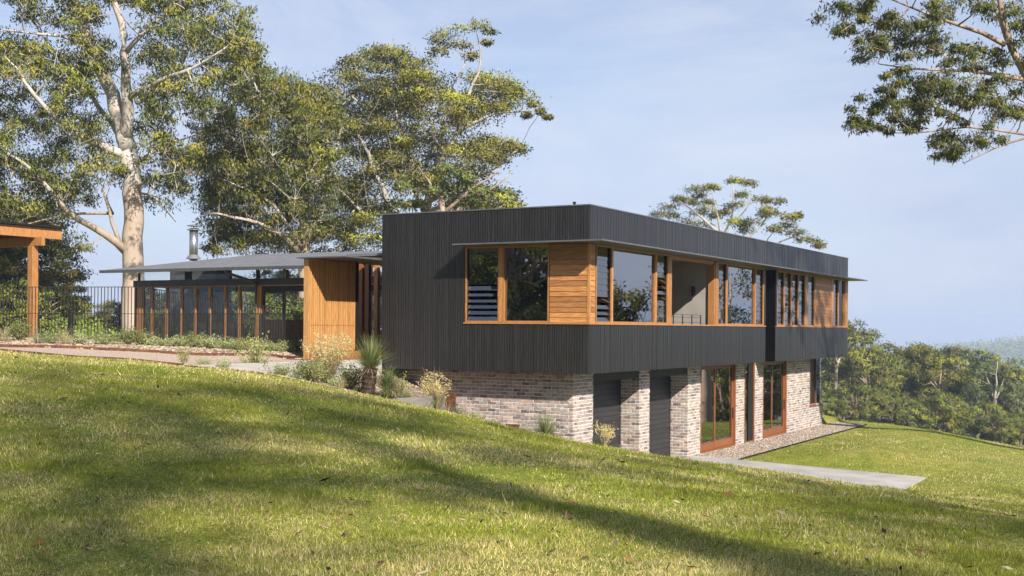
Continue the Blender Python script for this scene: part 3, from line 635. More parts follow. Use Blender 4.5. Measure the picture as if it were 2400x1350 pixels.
# furniture glimpsed through the doors
e = empty('bench', loc2w(-2.0, 11.0, ZF), HROT, 'low pale bench inside the first glass door', 'bench')
MB().box(-.2, .2, -.8, .8, .40, .45).build('seat', MT['cream'], e); 
for yy in (-.7, .7): MB().box(-.17, .17, yy-.03, yy+.03, .0, .4).build('leg', MT['white'], e)
e = empty('desk', loc2w(-3.2, 12.3, ZF), HROT, 'dark desk with white top inside the first glass door', 'desk')
MB().box(-.35, .35, -.7, .7, .74, .78).build('desk_top', MT['white'], e); MB().box(-.3, .3, -.65, -.2, .0, .74).build('drawer_unit', MT['black_metal'], e)
for xx in (-.3, .26):
    MB().box(xx, xx+.04, .6, .64, 0, .74).build('leg', MT['black_metal'], e)
# ------------------------------------------------------------------ glazed single-storey wing
ZD = -.66
def lx_at(px, y, py=700):
    r = ray(px, py); t = (C0 @ EY + y) / (r @ EY); return float((r*t - C0) @ EX)
WY0, WY1, WX0, WX1 = 8.55, 15.4, -24.05, -6.1
wing = empty('glazed_wing', loc2w(0, 0, 0), HROT, 'low glazed timber wing with grey metal skillion roof and steel flue', 'house')
def wp(name, mb, m, **kw): return mb.build(name, MT[m], wing, **kw)
RX0, RX1, RY0, RY1, RZ0, RZ1 = -24.75, -6.1, 7.5, 16.4, 2.06, 3.2
def rz(y): return RZ0 + (RZ1-RZ0)*(y-RY0)/(RY1-RY0)
t = .09
rf = wp('roof', MB().hexa([(RX0,RY0,RZ0-.02),(RX1,RY0,RZ0-.02),(RX1,RY1,RZ1-t),(RX0,RY1,RZ1-t),(RX0,RY0,RZ0+.03),(RX1,RY0,RZ0+.03),(RX1,RY1,RZ1),(RX0,RY1,RZ1)]), 'roof_metal')
n = 46
for k in range(n):
    x = RX0+.2 + k*(RX1-RX0-.4)/(n-1); MB().hexa([(x,RY0+.02,RZ0+.03),(x+.02,RY0+.02,RZ0+.03),(x+.02,RY1-.02,RZ1),(x,RY1-.02,RZ1),(x,RY0+.02,RZ0+.055),(x+.02,RY0+.02,RZ0+.055),(x+.02,RY1-.02,RZ1+.025),(x,RY1-.02,RZ1+.025)]).build('roof_rib', MT['roof_metal'], rf)
wp('gutter', MB().box(RX0-.02, RX1, RY0-.13, RY0-.003, RZ0-.075, RZ0+.035), 'lead')
wp('soffit', MB().hexa([(RX0+.05,RY0+.03,RZ0-.07),(RX1,RY0+.03,RZ0-.07),(RX1,RY1-.1,RZ1-.15),(RX0+.05,RY1-.1,RZ1-.15),(RX0+.05,RY0+.03,RZ0-.025),(RX1,RY0+.03,RZ0-.025),(RX1,RY1-.1,RZ1-.1),(RX0+.05,RY1-.1,RZ1-.1)]), 'soffit')
wp('floor_slab', MB().box(WX0, WX1-1.2, WY0-.9, WY1+.3, ZD-.2, ZD), 'floor_wood')
for k in range(3): wp('deck_fascia', MB().box(WX0, WX1-1.2, WY0-.93, WY0-.903, ZD-.2+k*.066, ZD-.2+k*.066+.06), 'timber')
# fascia band of short black boards, front / left end / back
fb = wp('fascia', MB().box(WX0+.01, -7.5, WY0-.10, WY0+.06, 1.49, 1.715), 'black_backing')
x = WX0
while x < -7.6: MB().box(x+.004, x+.092, WY0-.125, WY0-.102, 1.48, 1.72).build('fascia_board', MT['black_board'], fb); x += .096
wp('fascia', MB().box(WX0, WX0+.1, WY0+.06, WY1-.06, 1.48, 1.72), 'black_board'); wp('fascia', MB().box(WX0, -7.5, WY1-.06, WY1+.1, 1.48, 1.72), 'black_board')
wp('door_head', MB().box(WX0, -7.5, WY0-.09, WY0+.05, 1.445, 1.478), 'timber')
xs = [lx_at(p, WY0) for p in (331, 358, 393, 427, 460, 494, 530, 563)] + [-17.66]
for k, x in enumerate(xs):
    w = .15 if k in (0, 8) else .042
    wp('post', MB().box(x-w, x+w, WY0-.08, WY0+.06, ZD, 1.445), 'timber')
wp('corner_post', MB().box(WX0-.0, xs[0]-.18, WY0-.06, WY0+.08, ZD, 1.48), 'black_metal')
for a, b in zip(xs[:-1], xs[1:]):
    wp('pane', MB().box(a+.06, b-.06, WY0-.01, WY0-.002, ZD+.02, 1.44), 'glass_clear')
for x in (-14.9, -13.3, -11.8, -10.3, -8.8): wp('post', MB().box(x-.05, x+.05, WY0-.08, WY0+.06, ZD, 1.445), 'timber')
wp('door_frame', MB().box(-17.48, -17.40, WY0-.05, WY0+.03, ZD, 1.44).box(-17.40, -15.0, WY0-.05, WY0+.03, 1.27, 1.44), 'black_metal')
for p in (326, 441, 540, 606, 673): x = lx_at(p, WY0); wp('highlight_mullion', MB().box(x-.04 if p != 441 else x-.16, x+.04 if p != 441 else x+.16, WY0-.03, WY0+.03, 1.72, 2.03), 'black_metal')
wp('highlight_pane', MB().box(WX0+.3, -7.5, WY0-.004, WY0+.004, 1.72, 2.06), 'glass_clear')
for x in np.arange(WX0+.2, -7.4, 1.55): wp('back_post', MB().box(x-.05, x+.05, WY1-.05, WY1+.05, ZD, 3.0), 'timber_red')
wp('back_pane', MB().box(WX0+.1, -7.4, WY1-.004, WY1+.004, ZD, 1.48), 'glass_clear')
wp('end_pane', MB().box(WX0+.03, WX0+.04, WY0+.1, WY1-.1, ZD, 1.48), 'glass_clear')
dx = lx_at(598, WY0-.2)
wp('downpipe', MB().tube([(dx-.62, RY0-.06, RZ0-.09), (dx-.6, RY0-.0, RZ0-.16), (dx-.1, WY0-.25, 1.62), (dx, WY0-.17, 1.5), (dx, WY0-.17, ZD)], .05, 10), 'lead', smooth=True)
# flue
fx = lx_at(453, 14.8); fy = 14.8; z0 = rz(fy)
fl = wp('flue', MB().tube([(fx, fy, z0-.1), (fx, fy, z0+1.28)], .19, 18), 'steel', smooth=True)
MB().tube([(fx, fy, z0-.02), (fx, fy, z0+.06), (fx, fy, z0+.16)], [.34, .28, .195], 18).build('flashing', MT['roof_metal'], fl)
for zz in (.55, 1.0): MB().tube([(fx, fy, z0+zz), (fx, fy, z0+zz+.015)], .197, 18).build('band', MT['steel'], fl)
MB().tube([(fx, fy, z0+1.27), (fx, fy, z0+1.3), (fx, fy, z0+1.36)], [.30, .30, .16], 18).build('flue_cap', MT['steel'], fl)
MB().tube([(fx, fy, z0+1.36), (fx, fy, z0+1.46)], .03, 8).build('cap_stem', MT['steel'], fl)
MB().tube([(fx, fy, z0+1.46), (fx, fy, z0+1.49), (fx, fy, z0+1.53)], [.30, .30, .04], 18).build('flue_cap', MT['steel'], fl)
# stone chimney breast inside
cb = wp('chimney_breast', MB().box(lx_at(398, 13.6), lx_at(505, 13.6), 13.6, 14.6, ZD, 2.7), 'stone_dark')
x0_, x1_ = lx_at(398, 13.6), lx_at(505, 13.6); z = ZD
while z < 1.5:
    h = random.uniform(.07, .13); x = x0_
    while x < x1_-.05:
        w = min(random.uniform(.2, .5), x1_-x); MB().box(x+.005, x+w-.005, 13.6-random.uniform(.015, .05), 13.599, z+.004, z+h-.004).build('stone', MT['stone_dark'], cb); x += w
    z += h
e = empty('sofa', loc2w(lx_at(495, 10.6), 10.6, ZD), HROT, 'long cream sofa inside the glazed wing', 'sofa')
MB().chamfer(-1.5, 1.5, -.4, .4, .08, .3, .03).build('base', MT['cream'], e)
for k in range(3): MB().chamfer(-1.4+k*.935, -1.4+k*.935+.92, -.42, .3, .3, .44, .05).build('seat_cushion', MT['cream'], e); MB().chamfer(-1.4+k*.935, -1.4+k*.935+.92, .22, .44, .44, .75, .06).build('back_cushion', MT['cream'], e)
for s in (-1, 1): MB().chamfer(s*1.5-.1, s*1.5+.1, -.4, .42, .08, .56, .04).build('arm', MT['cream'], e)
e = empty('kitchen_island', loc2w((lx_at(628, 11)+lx_at(722, 11))/2, 11, ZD), HROT, 'timber slatted kitchen island seen through the open wing door', 'kitchen island')
hw = (lx_at(722, 11)-lx_at(628, 11))/2
MB().box(-hw, hw, -.38, .38, 0, .84).build('carcass', MT['timber_red'], e); MB().box(-hw-.03, hw+.03, -.43, .43, .84, .88).build('bench_top', MT['timber_red'], e)
for k in range(int(hw*2/.07)): MB().box(-hw+k*.07+.008, -hw+k*.07+.06, -.41, -.383, 0.01, .835).build('slat', MT['timber'], e)

# ------------------------------------------------------------------ timber entry: screen, canopy, deck
ent = empty('entry_porch', loc2w(-6.6, -1.0, ZD-.2), HROT, 'entry porch with glowing vertical timber slat screen and thin canopy', 'porch')
OX, OY, OZ = 6.6, 1.0, -(ZD-.2)
class LB(MB):
    def box(s, x0, x1, y0, y1, z0, z1): return MB.box(s, x0+OX, x1+OX, y0+OY, y1+OY, z0+OZ, z1+OZ)
    def hexa(s, p): return MB.hexa(s, [(a+OX, b+OY, c+OZ) for a, b, c in p])
def ep(name, mb, m, parent=None): return mb.build(name, MT[m], parent or ent)
scn = ep('slat_screen', LB().box(-7.42, -7.36, -1.27, .62, ZD+.01, 1.70), 'dark_room')  # backing panel coloured dark to stand in for shade between the slats
y = -1.25
while y < .6: ep('slat', LB().box(-7.36, -7.29, y, y+.042, ZD+.02, 1.70), 'screen_timber', scn); y += .0735
ep('end_post', LB().box(-7.44, -7.288, -1.34, -1.272, ZD-.2, 1.70), 'screen_timber', scn)
ep('screen_rail', LB().box(-7.332, -7.296, -1.25, .6, .005, .03), 'black_backing', scn)
ep('post', LB().box(-7.42, -7.29, .64, .78, ZD, 1.71), 'black_metal')
ep('canopy', LB().hexa([(-7.55,-1.5,1.715),(-5.98,-1.5,1.715),(-5.98,2.2,1.70),(-7.55,2.2,1.70),(-7.55,-1.5,1.745),(-5.98,-1.5,1.745),(-5.98,2.2,1.79),(-7.55,2.2,1.79)]), 'cap_metal')
ep('link_roof', LB().box(-8.2, -5.98, 1.4, 8.4, 1.93, 2.0), 'roof_metal')
ep('deck', LB().box(-7.29, -5.985, -1.22, 8.4, ZD-.16, ZD-.03), 'timber_red')
for k in range(9): ep('deck_board', LB().box(-7.285+k*.145, -7.285+k*.145+.138, -1.25, 8.3, ZD-.028, ZD-.002), 'timber')
for k in range(3): ep('deck_fascia', LB().box(-7.287, -5.985, -1.255, -1.224, ZD-.225+k*.066, ZD-.225+k*.066+.06), 'timber'); ep('deck_fascia', LB().box(-5.983, -5.95, -1.25, -.04, ZD-.225+k*.066, ZD-.225+k*.066+.06), 'timber')
for px, y in ((847, 1.6), (862, 2.6), (883, 3.4)): x = lx_at(px, y); ep('post', LB().box(x-.07, x+.07, y-.06, y+.06, ZD, 1.9), 'timber_red' if px != 883 else 'timber')
ep('link_sill', LB().box(-7.2, -6.0, 5.4, 5.5, ZD, ZD+.5), 'timber'); ep('link_beam', LB().box(-8.2, -6.0, 5.35, 5.5, 1.35, 1.5), 'timber')

# ------------------------------------------------------------------ black garden fence
FP = np.array([at(-60, 735, 37.8), at(330, 735, 36.5), at(714, 735, 31.9)])
seg = np.linalg.norm(np.diff(FP[:, :2], axis=0), axis=1); FL = seg.sum()
def fpt(s):
    if s < seg[0]: u = s/seg[0]; p = FP[0]*(1-u)+FP[1]*u; top = 1.13
    else: u = (s-seg[0])/seg[1]; p = FP[1]*(1-u)+FP[2]*u; top = 1.13*(1-u)+.345*u
    return p[0], p[1], top
fe = empty('garden_fence', (FP[1][0], FP[1][1], -.8), 0, 'black steel rod fence stepping down towards the entry screen', 'fence')
O = np.array([FP[1][0], FP[1][1], -.8])
s = 0.; k = 0
while s < FL:
    x, y, top = fpt(s); zb = g1(x, y)+.04
    MB().tube([np.array([x, y, zb])-O, np.array([x, y, top])-O], .0135, 5).build('bar', MT['fence_metal'], fe)
    if s > seg[0]*.95:
        x2, y2, t2 = fpt(min(FL, s+.056)); MB().tube([np.array([x2, y2, g1(x2, y2)+.04])-O, np.array([x2, y2, .315])-O], .009, 4).build('bar', MT['fence_metal'], fe)
    if k % 20 == 0: MB().box(x-O[0]-.025, x-O[0]+.025, y-O[1]-.02, y-O[1]+.03, zb-.3-O[2], .32-O[2]).build('post', MT['fence_metal'], fe)
    s += .113; k += 1
def railpts(fn): return [np.array([fpt(q)[0], fpt(q)[1], fn(fpt(q))])-O for q in np.linspace(0, FL-.01, 60)]
MB().tube(railpts(lambda q: q[2]), .012, 6).build('top_rail', MT['fence_metal'], fe)
MB().tube(railpts(lambda q: .32), .010, 6).build('middle_rail', MT['fence_metal'], fe)

# ------------------------------------------------------------------ timber pavilion at the left edge
pb = at(76, 793, 40.0); pe = empty('timber_pavilion', pb, HROT, 'open timber pavilion with dark metal roof at the left edge', 'pavilion')
PZ = 2.86 - pb[2]
for x, y in ((0, 0), (-4.2, 0), (0, -4.2), (-4.2, -4.2)): MB().chamfer(x-.12, x+.12, y-.12, y+.12, -.3, PZ-.3, .008).build('post', MT['timber'], pe)
for y in (0, -4.2): MB().chamfer(-5., .5, y-.07, y+.07, PZ-.3, PZ+.0, .008).build('cross_beam', MT['timber'], pe)
MB().chamfer(.13, .2, -5.5, 1.0, PZ-.03, PZ+.33, .006).build('edge_beam', MT['timber'], pe)
MB().chamfer(-4.4, -4.33, -5.5, 1.0, PZ-.03, PZ+.33, .006).build('edge_beam', MT['timber'], pe)
for y in np.arange(-5.2, 1.0, .9): MB().box(-4.32, .125, y-.03, y+.03, PZ+.01, PZ+.2).build('rafter', MT['timber'], pe)
MB().hexa([(-4.7,-5.7,PZ+.34),(.32,-5.7,PZ+.34),(.32,1.12,PZ+.34),(-4.7,1.12,PZ+.34),(-4.7,-5.7,PZ+.46),(.32,-5.7,PZ+.40),(.32,1.12,PZ+.40),(-4.7,1.12,PZ+.46)]).build('roof', MT['black_metal'], pe)
MB().box(-4.3, .12, -5.6, .95, PZ+.22, PZ+.25).build('ceiling', MT['dark_room'], pe)
# ------------------------------------------------------------------ trees
def unit(v): return v / (np.linalg.norm(v, axis=-1, keepdims=True) + 1e-9)
OLIVE = [(.14, .135, .024), (.19, .175, .032), (.25, .225, .045), (.095, .10, .022)]
GUM = [(.135, .155, .026), (.19, .195, .034), (.26, .235, .045), (.085, .11, .022)]
DEEP = [(.11, .14, .025), (.16, .185, .032), (.23, .23, .045)]
FRESH = [(.27, .29, .035), (.34, .34, .05)]
def leaf_verts(C, L, W, droop, rng, palette, tint_id):
    n = len(C); a = unit(rng.normal(size=(n, 3)) + np.array([0, 0, -droop])); s_ = unit(np.cross(a, rng.normal(size=(n, 3))))
    l = (L*rng.uniform(.7, 1.25, n))[:, None]; w = (W*rng.uniform(.75, 1.2, n))[:, None]
    nrm = np.cross(a, s_); bend = nrm*l*.08
    V = np.stack([C, C + a*l*.45 + s_*w + bend, C + a*l, C + a*l*.45 - s_*w + bend], 1)
    pal = np.array(palette); c = pal[(tint_id % len(pal)).astype(int)] * rng.uniform(.85, 1.18, (n, 1))
    c = (c*.82 + .18*pal[rng.integers(0, len(pal), n)])*np.array([1.52, 1.5, 1.4])
    return V.reshape(-1, 3), np.repeat(c, 4, 0)
def smooth_path(P, n):
    P = np.asarray(P, float)
    if len(P) < 3: return resample(P, n)
    Q = resample(P, n)
    for _ in range(2): Q[1:-1] = .25*Q[:-2] + .5*Q[1:-1] + .25*Q[2:]
    return Q
def grow(limbs, pads, rng, leafL, leafW, clusters, per, palette, droop=.8, twig=.010, fresh=.0, rcf=.34, wig=.10, bare=0.):
    """limbs: [(pts(m), r0, r1)], pads: [(centre, rx, rz)] -> branch MB, leaf verts, colours"""
    wood = MB(); nodes = []; rad = []; dirs = []
    for P, r0, r1 in limbs:
        Lp = np.linalg.norm(np.diff(P, axis=0), axis=1).sum(); n = max(6, int(Lp/.7)); Q = smooth_path(P, n)
        Q[1:-1] += rng.normal(size=(n-2, 3))*min(.06, r0*.2)
        R = r0 + (r1-r0)*np.linspace(0, 1, n)**.8
        wood.tube(Q, R, 10 if r0 > .2 else 7)
        T = unit(np.gradient(Q, axis=0))
        for q, r, t_ in zip(Q, R, T): nodes.append(q); rad.append(r); dirs.append(t_)
    nodes = list(nodes); LC = []; LT = []; LN = []
    c0_ = np.mean([p[0] for p in pads], axis=0)
    order = sorted(range(len(pads)), key=lambda i: np.min(np.linalg.norm(np.array(nodes)-pads[i][0], axis=1)))
    for i in order:
        c, rx, rz_ = pads[i]; c = np.asarray(c, float); NA = np.array(nodes); v = c - NA; d = np.linalg.norm(v, axis=1) + 1e-6
        cost = d*(1.35 - .55*v[:, 2]/d) + (np.array(rad) < .02)*.4*d
        k = int(np.argmin(cost)); dd = d[k]; st = NA[k]; end = c + np.array([0, 0, -rz_*.35])
        r0 = min(rad[k]*.7, .016*dd + .022); n = max(4, int(dd/.55))
        mid = st*.5 + end*.5 + dirs[k]*dd*.16 + rng.normal(size=3)*dd*wig
        t_ = np.linspace(0, 1, n)[:, None]; Q = (1-t_)**2*st + 2*t_*(1-t_)*mid + t_**2*end; Q[1:-1] += rng.normal(size=(n-2, 3))*dd*.018
        R = r0 + (.012-r0)*np.linspace(0, 1, n); R = np.maximum(R, .008); wood.tube(Q, R, 5, cap=False)
        T = unit(np.gradient(Q, axis=0))
        for q, r, tt in zip(Q[1:], R[1:], T[1:]): nodes.append(q); rad.append(r); dirs.append(tt)
        m = max(3, int(clusters*rng.uniform(.75, 1.25)))
        u = unit(rng.normal(size=(m, 3))); rr = rng.uniform(.35, 1, (m, 1))**.6; u[:, 2] = np.abs(u[:, 2])*1.1 - .28
        cc = c + u*rr*np.array([rx, rx, rz_])
        for q in cc:
            if rng.random() < .7:
                j = max(0, len(Q)-1-int(rng.integers(0, max(1, len(Q)//3))))
                mm = Q[j]*.5 + q*.5 + np.array([0, 0, -.06*rx]) + rng.normal(size=3)*.05*rx; wood.tube([Q[j], mm, q], [twig*1.5, twig, twig*.5], 3, cap=False)
        if rng.random() < bare: continue
        tint = rng.integers(0, 50); fr = rng.random() < fresh
        for q in cc:
            kk = max(4, int(per*rng.uniform(.6, 1.4))); rc = rcf*rx
            o = rng.normal(size=(kk, 3))*np.array([rc, rc, rc*.62])*.62
            pn = (q + o - c)/np.array([rx, rx, rz_]); LN.append(unit(unit(pn)*.75 + unit(q + o - c0_)*.35 + rng.normal(size=(kk, 3))*.22)); LC.append(q + o); LT.append(np.full(kk, (tint + (rng.integers(0, 2))) + (1000 if fr else 0)))
    C = np.concatenate(LC); T = np.concatenate(LT); NN = np.concatenate(LN); f = T >= 1000
    V1, c1 = leaf_verts(C[~f], leafL, leafW, droop, rng, palette, T[~f])
    if f.any(): V2, c2 = leaf_verts(C[f], leafL, leafW, droop, rng, FRESH, T[f]); V1 = np.concatenate([V1, V2]); c1 = np.concatenate([c1, c2]); NN = np.concatenate([NN[~f], NN[f]])
    return wood, V1, (c1, np.repeat(NN, 4, 0))
def plant_tree(name, label, base, wood, V, c, bark, group=None, cat='tree', leafmat='crown_leaf'):
    base = np.asarray(base, float); e = empty(name, base, 0, label, cat, group)
    wood.v = [(x-base[0], y-base[1], z-base[2]) for x, y, z in wood.v]
    wood.build('trunk', MT[bark], e, smooth=True); link('crown', arr_mesh('crown', V - base, 4, MT[leafmat], c[0], nrm=c[1]), e); return e
def inpoly(poly, x, y):
    r = False; j = len(poly)-1
    for i in range(len(poly)):
        xi, yi = poly[i]; xj, yj = poly[j]
        if (yi > y) != (yj > y) and x < (xj-xi)*(y-yi)/(yj-yi)+xi: r = not r
        j = i
    return r
def poly_pads(poly, D, thick, rpx, n, rng, flat=.5, mind=.75, rvar=.35):
    P = np.array(poly); lo, hi = P.min(0), P.max(0); out = []; px = []; tries = 0
    while len(out) < n and tries < n*60:
        tries += 1; x, y = rng.uniform(lo[0], hi[0]), rng.uniform(lo[1], hi[1])
        if not inpoly(poly, x, y): continue
        dd = rng.normal()*thick*.5
        if any((x-a)**2 + (y-b)**2 + ((dd-c_)*F_PX/D)**2*.4 < (rpx*mind)**2 for a, b, c_ in px): continue
        px.append((x, y, dd)); r = rpx*rng.uniform(1-rvar, 1+rvar)/F_PX*(D+dd); out.append((at(x, y, D+dd), r, r*flat))
    return out
def px_pads(lst, D, rng, thick=1.5, flat=.45, k=1.0):
    o = []
    for q in lst:
        dd = rng.normal()*thick*.5 if len(q) < 4 else q[3]; r = q[2]*k/F_PX*(D+dd); o.append((at(q[0], q[1], D+dd), r, r*flat))
    return o
def limb(pts, D, r0, r1): return (np.array([at(p[0], p[1], D + (p[2] if len(p) > 2 else 0)) for p in pts]), r0, r1)

# --- great pale gum behind the wing
rng = np.random.default_rng(3); D = 62.
gb = at(312, 800, D); gb[2] = g1(gb[0], gb[1])-.1
lim = [(np.array([gb] + [at(x, y, D) for x, y in ((310,720),(309,640),(311,560),(314,500),(309,440),(308,400),(302,350))]), .62, .44),
       limb([(302,352),(288,300),(266,240),(244,180),(214,112),(190,55),(168,0),(150,-70,1),(140,-140,2)], D, .46, .10),
       limb([(296,330),(300,270,-.5),(300,200,-.8),(291,130,-1),(296,70,-1),(284,30,-1),(262,-5,-1),(246,-80,-2),(240,-150,-2)], D, .36, .08),
       limb([(297,365),(232,345,-1),(168,310,-2),(118,268,-3),(80,220,-4),(40,160,-4)], D, .26, .06),
       limb([(296,590),(268,562,-.8),(205,525,-1.5),(150,492,-2.5),(112,448,-3),(85,395,-3.5),(20,360,-4)], D, .24, .05),
       limb([(282,575),(262,530,-.3),(255,470,-.6),(240,440,-1)], D, .13, .05), limb([(265,500),(220,500,-1),(160,498,-2),(80,520,-3),(20,540,-3)], D, .09, .03),
       limb([(303,228,-.8),(340,205,-1.5),(392,178,-2.5),(470,152,-3),(535,108,-3)], D, .17, .04), limb([(318,240),(350,225,.6),(420,178,1),(450,95,1),(470,30,1)], D, .15, .04),
       limb([(318,440),(352,418,-1.5),(400,405,-2.5),(440,398,-3)], D, .10, .03), limb([(312,400),(345,350,1),(400,338,1.6),(470,312,2)], D, .12, .03),
       limb([(322,452),(372,460,-1),(392,496,-1.6),(412,520,-1.8)], D, .07, .02), limb([(300,345),(240,260,2),(150,150,3),(90,70,3),(40,0,3)], D, .18, .04),
       limb([(290,130,-1),(330,80,-2),(400,20,-2.5),(450,-60,-3)], D, .15, .04), limb([(214,112),(150,80,-1.5),(80,80,-2.5),(10,70,-3)], D, .12, .04)]
pads = poly_pads([(-190,-220),(480,-220),(520,0),(560,30),(602,95),(606,135),(575,190),(535,215),(520,262),(470,300),(440,240),(380,250),(420,330),(470,360),(440,430),(395,470),(340,430),(352,330),(330,250),(340,160),(330,90),(325,20),(250,10),(215,40),(250,120),(262,190),(240,230),(180,190),(140,60),(60,40),(-40,0),(-190,40)], D, 5.5, 36, 400, rng, 1.0, .42)
pads += poly_pads([(-190,60),(0,90),(110,100),(180,150),(235,260),(240,320),(290,390),(285,440),(230,420),(240,480),(180,470),(150,540),(60,540),(-60,560),(-190,540)], D, 5.5, 36, 290, rng, 1.0, .42)
pads += px_pads([(455,120,45),(500,60,45),(530,120,45),(570,110,40),(560,60,40),(490,150,40),(430,60,40),(590,140,25),(575,30,30),(380,480,35),(420,450,35),(450,400,40),(400,430,30),(170,560,38),(200,585,26),(140,590,30),(60,570,40),(350,470,25),(330,420,30),(345,300,35),(380,120,40),(360,60,40),(345,380,30)], D, rng, 4, .7)
w, V, c = grow(lim, pads, rng, .23, .032, 7, 28, GUM, 1.3, .012, .03, .46)
plant_tree('gum_tree', 'huge pale smooth-barked gum tree rising behind the glazed wing', gb, w, V, c, 'bark_gum')

# --- olive gum to its right
rng = np.random.default_rng(5); D = 71.
b = at(712, 700, D); b[2] = g1(b[0], b[1])-.1
lim = [(np.array([b] + [at(x, y, D) for x, y in ((712,600),(728,500),(738,440),(735,380))]), .38, .2),
       limb([(735,385),(700,330,-1),(660,300,-1),(610,230,-2),(590,180,-2)], D, .22, .05), limb([(735,385),(720,300,1),(715,240,1),(700,190,1)], D, .18, .05), limb([(737,440),(780,380,1),(800,300,2)], D, .2, .05),
       limb([(700,600),(668,552,-2),(620,520,-3),(550,505,-4),(480,500,-4)], D, .22, .05), limb([(715,590),(640,470,-2),(570,440,-3),(520,420,-3)], D, .16, .04), limb([(720,540),(640,400,-1),(560,340,-2),(520,300,-2)], D, .17, .04), limb([(716,560),(690,470,-3),(640,430,-4),(600,400,-4)], D, .13, .03)]
pads = poly_pads([(455,440),(470,330),(520,250),(545,180),(590,145),(640,158),(690,190),(725,240),(740,330),(750,420),(720,500),(712,590),(560,590),(500,545)], D, 6, 36, 320, rng, .9, .42)
pads += px_pads([(600,600,34),(640,605,34),(680,600,34),(500,560,30),(520,590,32),(560,580,35),(485,580,24),(540,560,30)], D, rng, 3, .6)
pads += poly_pads([(640,230),(720,190),(800,260),(810,420),(800,560),(700,590),(690,400)], D, 5, 36, 60, rng, .9, .42)
w, V, c = grow(lim, pads, rng, .24, .033, 7, 28, GUM, 1.1, .012, .05, .46)
plant_tree('gum_tree', 'olive green gum tree with pale forked trunk between the great gum and the domed tree', b, w, V, c, 'bark_gum')

# --- broad domed tree behind the black box
rng = np.random.default_rng(8); D = 78.
b = at(980, 760, D); b[2] = g1(b[0], b[1])-.1
lim = [(np.array([b] + [at(x, y, D) for x, y in ((985,640),(990,560),(1000,500))]), .7, .4),
       limb([(1000,505),(1005,440),(1035,380,-1),(1070,320,-1),(1090,250,-1),(1110,200,-1),(1130,140,-1),(1120,90,-1)], D, .3, .04), limb([(990,560),(930,500,-2),(890,430,-2),(860,350,-2),(800,260,-2)], D, .3, .05),
       limb([(985,620),(900,540,-3),(820,470,-4),(770,420,-4)], D, .24, .05), limb([(1000,510),(970,440,1),(960,350,1),(920,240,1),(900,180,1)], D, .26, .05), limb([(1005,470),(1060,440,-2),(1120,420,-2),(1180,380,-3),(1215,350,-3)], D, .2, .04),
       limb([(1075,310,-1),(1130,270,-1),(1180,260,-1),(1240,262,-1),(1275,255,-1)], D, .12, .03), limb([(1000,500),(1060,470,-3),(1120,455,-3),(1170,440,-3),(1200,400,-3)], D, .18, .04), limb([(960,350,1),(880,300,1),(830,220,1),(770,200,1)], D, .16, .04), limb([(1020,400),(1040,300,2),(1060,200,2),(1090,150,2)], D, .18, .04)]
pads = poly_pads([(690,260),(710,205),(760,160),(850,125),(900,118),(960,130),(1010,145),(1050,195),(1090,180),(1160,175),(1225,210),(1235,240),(1190,262),(1140,290),(1110,330),(1160,330),(1232,345),(1225,365),(1170,385),(1120,400),(1150,430),(1190,460),(1170,490),(1060,490),(940,450),(890,500),(890,560),(760,575),(715,560),(730,440),(700,340)], D, 7, 40, 330, rng, .4, .45)
pads += px_pads([(1020,95,30),(1050,80,30),(1085,68,26),(1120,62,26),(1145,75,18),(1075,105,26),(1030,120,24),(1140,100,14),(1100,130,22),(1265,262,14),(1285,275,10),(1250,245,16),(1235,270,12),(1200,205,40),(1150,190,40),(1160,480,45),(1205,470,30),(1120,485,40),(1215,348,26),(1180,335,30),(880,250,40),(830,350,40),(800,250,45),(760,300,45),(950,300,50),(1000,250,50),(900,400,45),(1050,350,50),(1000,420,40),(840,440,40),(760,470,45),(790,540,40),(850,530,35),(720,540,36),(740,590,36),(780,585,36),(820,580,36),(860,575,36),(885,560,30),(700,600,36),(800,605,36),(850,600,36)], D, rng, 5, .34)
w, V, c = grow(lim, pads, rng, .23, .04, 9, 28, OLIVE, .4, .012, .14, .44)
plant_tree('domed_tree', 'broad domed olive tree with layered foliage pads behind the black box', b, w, V, c, 'bark_grey')
# a second stem group, greener and lower, in front of it
rng = np.random.default_rng(9); D = 70.
b = at(1060, 760, D); b[2] = g1(b[0], b[1])-.1
lim = [(np.array([b] + [at(x, y, D) for x, y in ((1055,640),(1045,560),(1040,500),(1035,470))]), .3, .16), limb([(1040,500),(1085,455),(1130,430),(1170,400)], D, .14, .03), limb([(1045,540),(1080,480,1),(1100,440,1)], D, .12, .03), limb([(1036,470),(1000,420),(980,390)], D, .12, .03), limb([(1055,600),(1120,520),(1180,480)], D, .12, .03)]
pads = px_pads([(1170,470,40),(1200,485,30),(1130,450,38),(1090,470,34),(1060,440,34),(1010,450,30),(980,480,34),(1150,495,40),(1100,420,34),(1040,400,30),(950,440,30),(1190,455,30),(930,480,34)], D, rng, 4, .42)
w, V, c = grow(lim, pads, rng, .24, .045, 11, 30, [(.16, .19, .05), (.21, .235, .06), (.12, .15, .045)], .4, .012, .15)
plant_tree('young_tree', 'lighter green small tree showing just above the black parapet', b, w, V, c, 'bark_brown')

